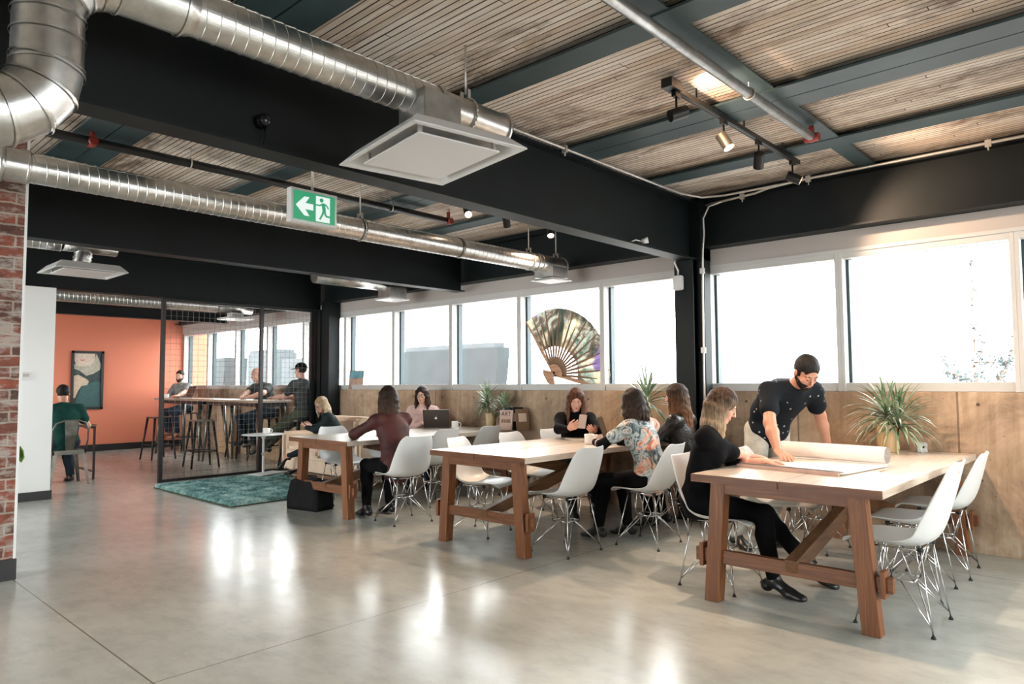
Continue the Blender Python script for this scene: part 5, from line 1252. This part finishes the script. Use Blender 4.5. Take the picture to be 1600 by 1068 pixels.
# clothes
black_cloth = fabric('black_knit', (.004, .004, .005)); charcoal = fabric('charcoal_cloth', (.022, .030, .032)); maroon = plain('maroon_jacket_cloth', (.052, .014, .013), .6, 0, .25, 6, .3, .25)
jeans = fabric('dark_denim', (.02, .03, .042)); khaki = fabric('stone_trousers', (.42, .40, .35)); shoe_blk = plain('black_leather', (.01, .01, .01), .35, 0, 0)
grey_tee = fabric('grey_tee_cloth', (.055, .06, .058)); grey_lt = fabric('light_grey_shirt_cloth', (.22, .22, .21)); green_shirt = fabric('bottle_green_cloth', (.012, .055, .045)); olive = fabric('olive_trousers', (.07, .08, .05))
leather = plain('black_leather_jacket', (.018, .016, .015), .28, 0, .2, 14, .6, .6); pink_top = fabric('pale_pink_top', (.60, .40, .36)); nude_shoe = plain('tan_shoe', (.45, .18, .10), .5, 0, 0)
def dotted():
    m, nt, b = newmat('dotted_navy_shirt'); setp(b, (.01, .013, .018), .8, 0, .12)
    v = N(nt, 'ShaderNodeTexVoronoi'); v.inputs['Scale'].default_value = 17; v.inputs['Randomness'].default_value = .8; nt.links.new(coords(nt), v.inputs['Vector'])
    nt.links.new(mixc(nt, math_(nt, 'LESS_THAN', v.outputs['Distance'], .13), (.008, .011, .015), (.34, .35, .33)), b.inputs['Base Color']); return m
def floral():
    m, nt, b = newmat('floral_blouse_cloth'); setp(b, (.2, .2, .2), .55)
    n1 = noise(nt, coords(nt), 9, 6, .62, 1.6); n2 = noise(nt, coords(nt, rot=(1, .5, 0)), 6, 4, .6, 1.0)
    c = ramp(nt, n1, [(.36, (.015, .02, .02)), (.44, (.07, .10, .10)), (.50, (.30, .36, .37)), (.56, (.62, .64, .62)), (.60, (.10, .10, .09))])
    c2 = ramp(nt, n1, [(.40, (.55, .12, .05)), (.5, (.75, .38, .24)), (.58, (.8, .6, .5))])
    nt.links.new(mixc(nt, ramp(nt, n2, [(.52, (0, 0, 0)), (.58, (1, 1, 1))]), c, c2), b.inputs['Base Color']); return m
brown_hair = hairmat('brown_hair', (.022, .012, .008), (.085, .042, .024), 1.2, .85)
ombre = hairmat('ombre_hair', (.040, .022, .014), (.46, .32, .20), 1.20, .98)
ombre2 = hairmat('two_tone_hair', (.05, .032, .022), (.34, .16, .08), 1.22, .92)
auburn = hairmat('auburn_hair', (.07, .026, .014), (.20, .10, .06), 1.2, .9)
dark_brown = hairmat('dark_brown_hair', (.018, .011, .008), (.06, .034, .022), 1.2, .9)
blonde_h = hairmat('blonde_hair', (.38, .26, .15), (.60, .48, .34), 1.08, .85)
black_hair = hairmat('black_hair', (.010, .009, .009), (.02, .018, .017), 1.6, 1.2)
near_h, far_h = .0056, .0085
# 1 standing man leaning over the nearest table
person('man in dark dotted short-sleeved shirt standing and leaning on the nearest table', (-2.31, 5.47, .93), (.84, -.54), lean=46, s=1.02, sex='m', head=(5, 42), h=near_h,
       hands={'R': dict(pos=(-1.97, 4.83, .815), dir=(.65, -.6, -.2), palm=(0, 0, -1), curl=.35, pole=(-1, -.1, .1)), 'L': dict(pos=(-1.96, 5.78, .80), dir=(.9, .1, -.2), palm=(0, 0, -1), curl=.35, pole=(-.2, .5, .3))},
       feet={'L': dict(pos=(-2.42, 5.68, .09), pole=(1, -.5, 0)), 'R': dict(pos=(-2.55, 5.38, .09), pole=(1, -.5, 0))},
       top=dotted(), sleeve='short', bottom=khaki, shoes=shoe_blk, skin=skin_tan, hair='short', hair_m=black_hair, beard=black_hair, bulk=.028, hem=.06)
# 2 woman in black
person('woman in black with straight light-tipped hair sitting at the nearest table, hand on the paper', (-2.26, 4.25, .54), (.95, .30), lean=10, s=.95, head=(-8, 28), h=near_h,
       hands={'R': dict(pos=(-2.06, 4.62, .79), dir=(.72, .65, -.05), curl=.35, pole=(0, -.6, -.6)), 'L': dict(pos=(-1.93, 4.50, .785), dir=(.8, .4, 0), curl=.5)},
       feet={'R': dict(pos=(-1.80, 4.30, .09), toe=(.95, -.1, -.1)), 'L': dict(pos=(-1.72, 4.66, .13), toe=(.95, .1, -.35))},
       top=black_cloth, sleeve='elbow', bottom=black_cloth, shoes=shoe_blk, skin=skin_fair, hair='long', hair_m=ombre, hl=.27, hem=.05)
# 3 woman in floral blouse
person('woman in colourful floral blouse with dark sleeves seen from behind, reaching for a mug', (-3.08, 4.98, .54), (-.97, .1), lean=15, s=.94, head=(18, 12), h=near_h,
       hands={'L': dict(pos=(-3.56, 4.88, .80), dir=(-.6, .7, 0), palm=(.5, .5, 0), curl=.8, pole=(.3, -.8, -.3)), 'R': dict(pos=(-3.55, 5.20, .785), dir=(-.9, -.1, 0), curl=.6)},
       feet={'L': dict(pos=(-3.52, 4.86, .09)), 'R': dict(pos=(-3.40, 5.12, .09))},
       top=floral(), sleeve='short', bottom=black_cloth, shoes=shoe_blk, under=black_cloth, skin=skin_fair, hair='bob', hair_m=dark_brown, hl=.15, bulk=.012, hem=.06)
# 4 woman in leather jacket
person('woman in black leather jacket with long two-tone hair, beyond the floral blouse', (-3.13, 5.66, .54), (-1, -.05), lean=6, s=.96, head=(-5, 6), h=near_h,
       hands={'L': dict(pos=(-3.55, 5.50, .785), dir=(-.9, .2, 0)), 'R': dict(pos=(-3.5, 5.82, .785), dir=(-.9, -.2, 0))}, feet={'L': dict(pos=(-3.45, 5.55, .09)), 'R': dict(pos=(-3.45, 5.78, .09))},
       top=leather, bottom=black_cloth, shoes=shoe_blk, skin=skin_fair, hair='long', hair_m=ombre2, hl=.30, collar=.05)
# 5 woman with phone
p5, q5 = person('woman in black sweater with reddish hair looking down at the phone in her hands', (-4.52, 5.82, .54), (.72, -.70), lean=17, s=.95, head=(4, 24), h=near_h,
       hands={'R': dict(pos=(-4.20, 5.33, .86), dir=(.75, .15, .35), palm=(-.3, .7, .3), curl=.8, pole=(-.6, -.5, -.6)), 'L': dict(pos=(-4.02, 5.52, .84), dir=(.1, -.8, .15), palm=(-.4, 0, .8), curl=.8, pole=(.6, .5, -.6))},
       feet={'L': dict(pos=(-4.12, 5.62, .09)), 'R': dict(pos=(-4.25, 5.45, .09))},
       top=black_cloth, bottom=black_cloth, shoes=shoe_blk, skin=skin_fair, hair='long', hair_m=auburn, hl=.24, collar=.03, bulk=.01)
ph = MB().box(-.036, .036, -.005, .005, -.075, .075, bev=.003).build('phone', phone_m, None, label='pale phone held up by the woman in the black sweater', cat='phone'); ph.location = (-4.04, 5.34, .935); ph.rotation_euler = (.5, .1, .75)
# 6 woman in maroon jacket
person('woman in maroon jacket with long dark hair, back turned, at the farthest table', (-5.44, 4.24, .54), (-.98, .16), lean=16, s=.98, head=(8, 8), h=near_h,
       hands={'L': dict(pos=(-5.95, 4.10, .785), dir=(-.8, .5, 0), pole=(.2, -.9, -.3)), 'R': dict(pos=(-5.95, 4.52, .785), dir=(-.8, -.3, 0), pole=(.2, .9, -.3))}, feet={'L': dict(pos=(-5.80, 4.15, .09)), 'R': dict(pos=(-5.78, 4.42, .09))},
       top=maroon, bottom=black_cloth, shoes=shoe_blk, skin=skin_fair, hair='long', hair_m=brown_hair, hl=.38, bulk=.022, hem=.09, collar=.03)
# 7 woman with glasses
person('woman in pale pink top and glasses, behind the dark laptop', (-7.16, 6.02, .54), (.62, -.78), lean=8, s=.94, head=(3, 10), h=near_h,
       hands={'R': dict(pos=(-6.93, 5.80, .80), dir=(.7, -.2, 0)), 'L': dict(pos=(-6.72, 5.98, .80), dir=(.3, -.7, 0))}, feet={'L': dict(pos=(-6.82, 5.78, .09)), 'R': dict(pos=(-6.95, 5.62, .09))},
       top=pink_top, bottom=jeans, shoes=shoe_blk, skin=skin_fair, hair='long', hair_m=brown_hair, hl=.20, glasses=True)
# 8 woman on the sofa
p8, q8 = person('blonde woman in dark shirt on the cream sofa looking at her phone, legs crossed', (-8.12, 5.36, .53), (-.50, -.86), lean=24, s=.85, head=(-48, 24), h=.0065,
       hands={'R': dict(pos=(-8.52, 5.20, .73), dir=(-.2, -.7, .2), palm=(.4, 0, .5), curl=.8, pole=(-.8, .3, -.6)), 'L': dict(pos=(-8.38, 5.02, .73), dir=(-.8, -.1, .2), palm=(-.1, .4, .5), curl=.8, pole=(.8, -.2, -.6))},
       feet={'L': dict(pos=(-8.76, 4.96, .10), toe=(-.6, -.75, -.2)), 'R': dict(pos=(-8.66, 4.72, .30), toe=(-.5, -.6, -.7), pole=(-.3, -.8, 1.2))},
       top=charcoal, bottom=jeans, shoes=shoe_blk, skin=skin_fair, hair='bob', hair_m=blonde_h, hl=.15, glasses=True, shoe_open=True, cuff=True)
ph = MB().box(-.034, .034, -.004, .004, -.068, .068, bev=.003).build('phone', screen_m, None, label='dark phone held by the blonde woman on the sofa', cat='phone'); ph.location = (-8.50, 5.03, .80); ph.rotation_euler = (.7, 0, -.6)
# 9 man at the desk
person('man in dark green shirt, back turned, on the metal chair at the small desk', (-10.76, 2.85, .56), (-1, .03), lean=12, s=.98, sex='m', head=(0, 18), h=far_h,
       hands={'L': dict(pos=(-11.15, 2.70, .80), dir=(-.9, .2, 0)), 'R': dict(pos=(-11.15, 3.08, .80), dir=(-.9, -.2, 0))}, feet={'L': dict(pos=(-11.0, 2.72, .09)), 'R': dict(pos=(-10.95, 2.98, .09))},
       top=green_shirt, sleeve='short', bottom=jeans, shoes=shoe_blk, skin=skin_tan, hair='short', hair_m=black_hair, bulk=.015, hem=.05)
# 10 bearded man
person('bearded man in grey shirt sitting at the left bar table near the orange wall', (-14.58, 5.98, .84), (.35, -.94), lean=12, s=.98, sex='m', head=(-20, 5), h=far_h,
       hands={'L': dict(pos=(-14.02, 5.60, 1.09), dir=(.2, -.9, 0)), 'R': dict(pos=(-14.45, 5.52, 1.10), dir=(.5, -.6, 0))}, feet={'L': dict(pos=(-14.25, 5.70, .36)), 'R': dict(pos=(-14.5, 5.62, .36))},
       top=grey_lt, sleeve='short', bottom=jeans, shoes=nude_shoe, skin=skin_fair, hair='buzz', hair_m=brown_hair, beard=brown_hair)
# 11 bald man
p11, q11 = person('bald man in dark tee with pale print, forearms on the bar table', (-11.30, 6.03, .84), (.16, -1), lean=18, s=1.0, sex='m', head=(12, 14), h=far_h,
       hands={'L': dict(pos=(-10.98, 5.50, 1.09), dir=(-.8, -.2, 0), pole=(1, .2, -.1)), 'R': dict(pos=(-11.14, 5.47, 1.09), dir=(.8, -.2, 0), pole=(-1, .2, -.1))}, feet={'L': dict(pos=(-11.25, 5.75, .36)), 'R': dict(pos=(-11.55, 5.75, .36))},
       top=grey_tee, sleeve='short', bottom=jeans, shoes=shoe_blk, skin=skin_fair, hair='bald', hair_m=None, bulk=.035, beard=None)
c = q11['C'] + q11['f2'] * .150 - q11['O']; m = MB()
R11 = Matrix((q11['r'], q11['f2'], q11['u2'])).transposed()
m.tube([c + R11 @ Vector((x, .0 - .6 * x * x, .03 - 3.2 * x * x)) for x in [(-.09 + .018 * i) for i in range(11)]], .008, 6)
m.tube([c + R11 @ Vector((x, .0 - .6 * x * x, -.02 - 5 * x * x)) for x in [(-.06 + .012 * i) for i in range(11)]], .006, 6)
m.tube([c + R11 @ Vector((0, .0, .03 - .018 * i)) for i in range(5)], .007, 6); m.build('chest_print', grey_lt, q11['top'].parent)
# 12 man in cap
person('man in grey tee and dark cap at the right end of the bar table', (-10.06, 5.98, .86), (-.96, -.28), lean=4, side=0, s=1.0, sex='m', head=(-6, 4), h=far_h,
       hands={'L': dict(pos=(-10.48, 5.70, 1.09), dir=(-.8, -.2, 0), pole=(.2, -.4, -1)), 'R': dict(pos=(-10.50, 5.90, 1.09), dir=(-.9, 0, 0))}, feet={'L': dict(pos=(-10.50, 5.30, .20), pole=(-.8, -.3, .9)), 'R': dict(pos=(-10.55, 5.62, .30))},
       top=grey_tee, sleeve='short', bottom=olive, shoes=shoe_blk, skin=skin_fair, hair='buzz', hair_m=brown_hair, cap=black_cloth)
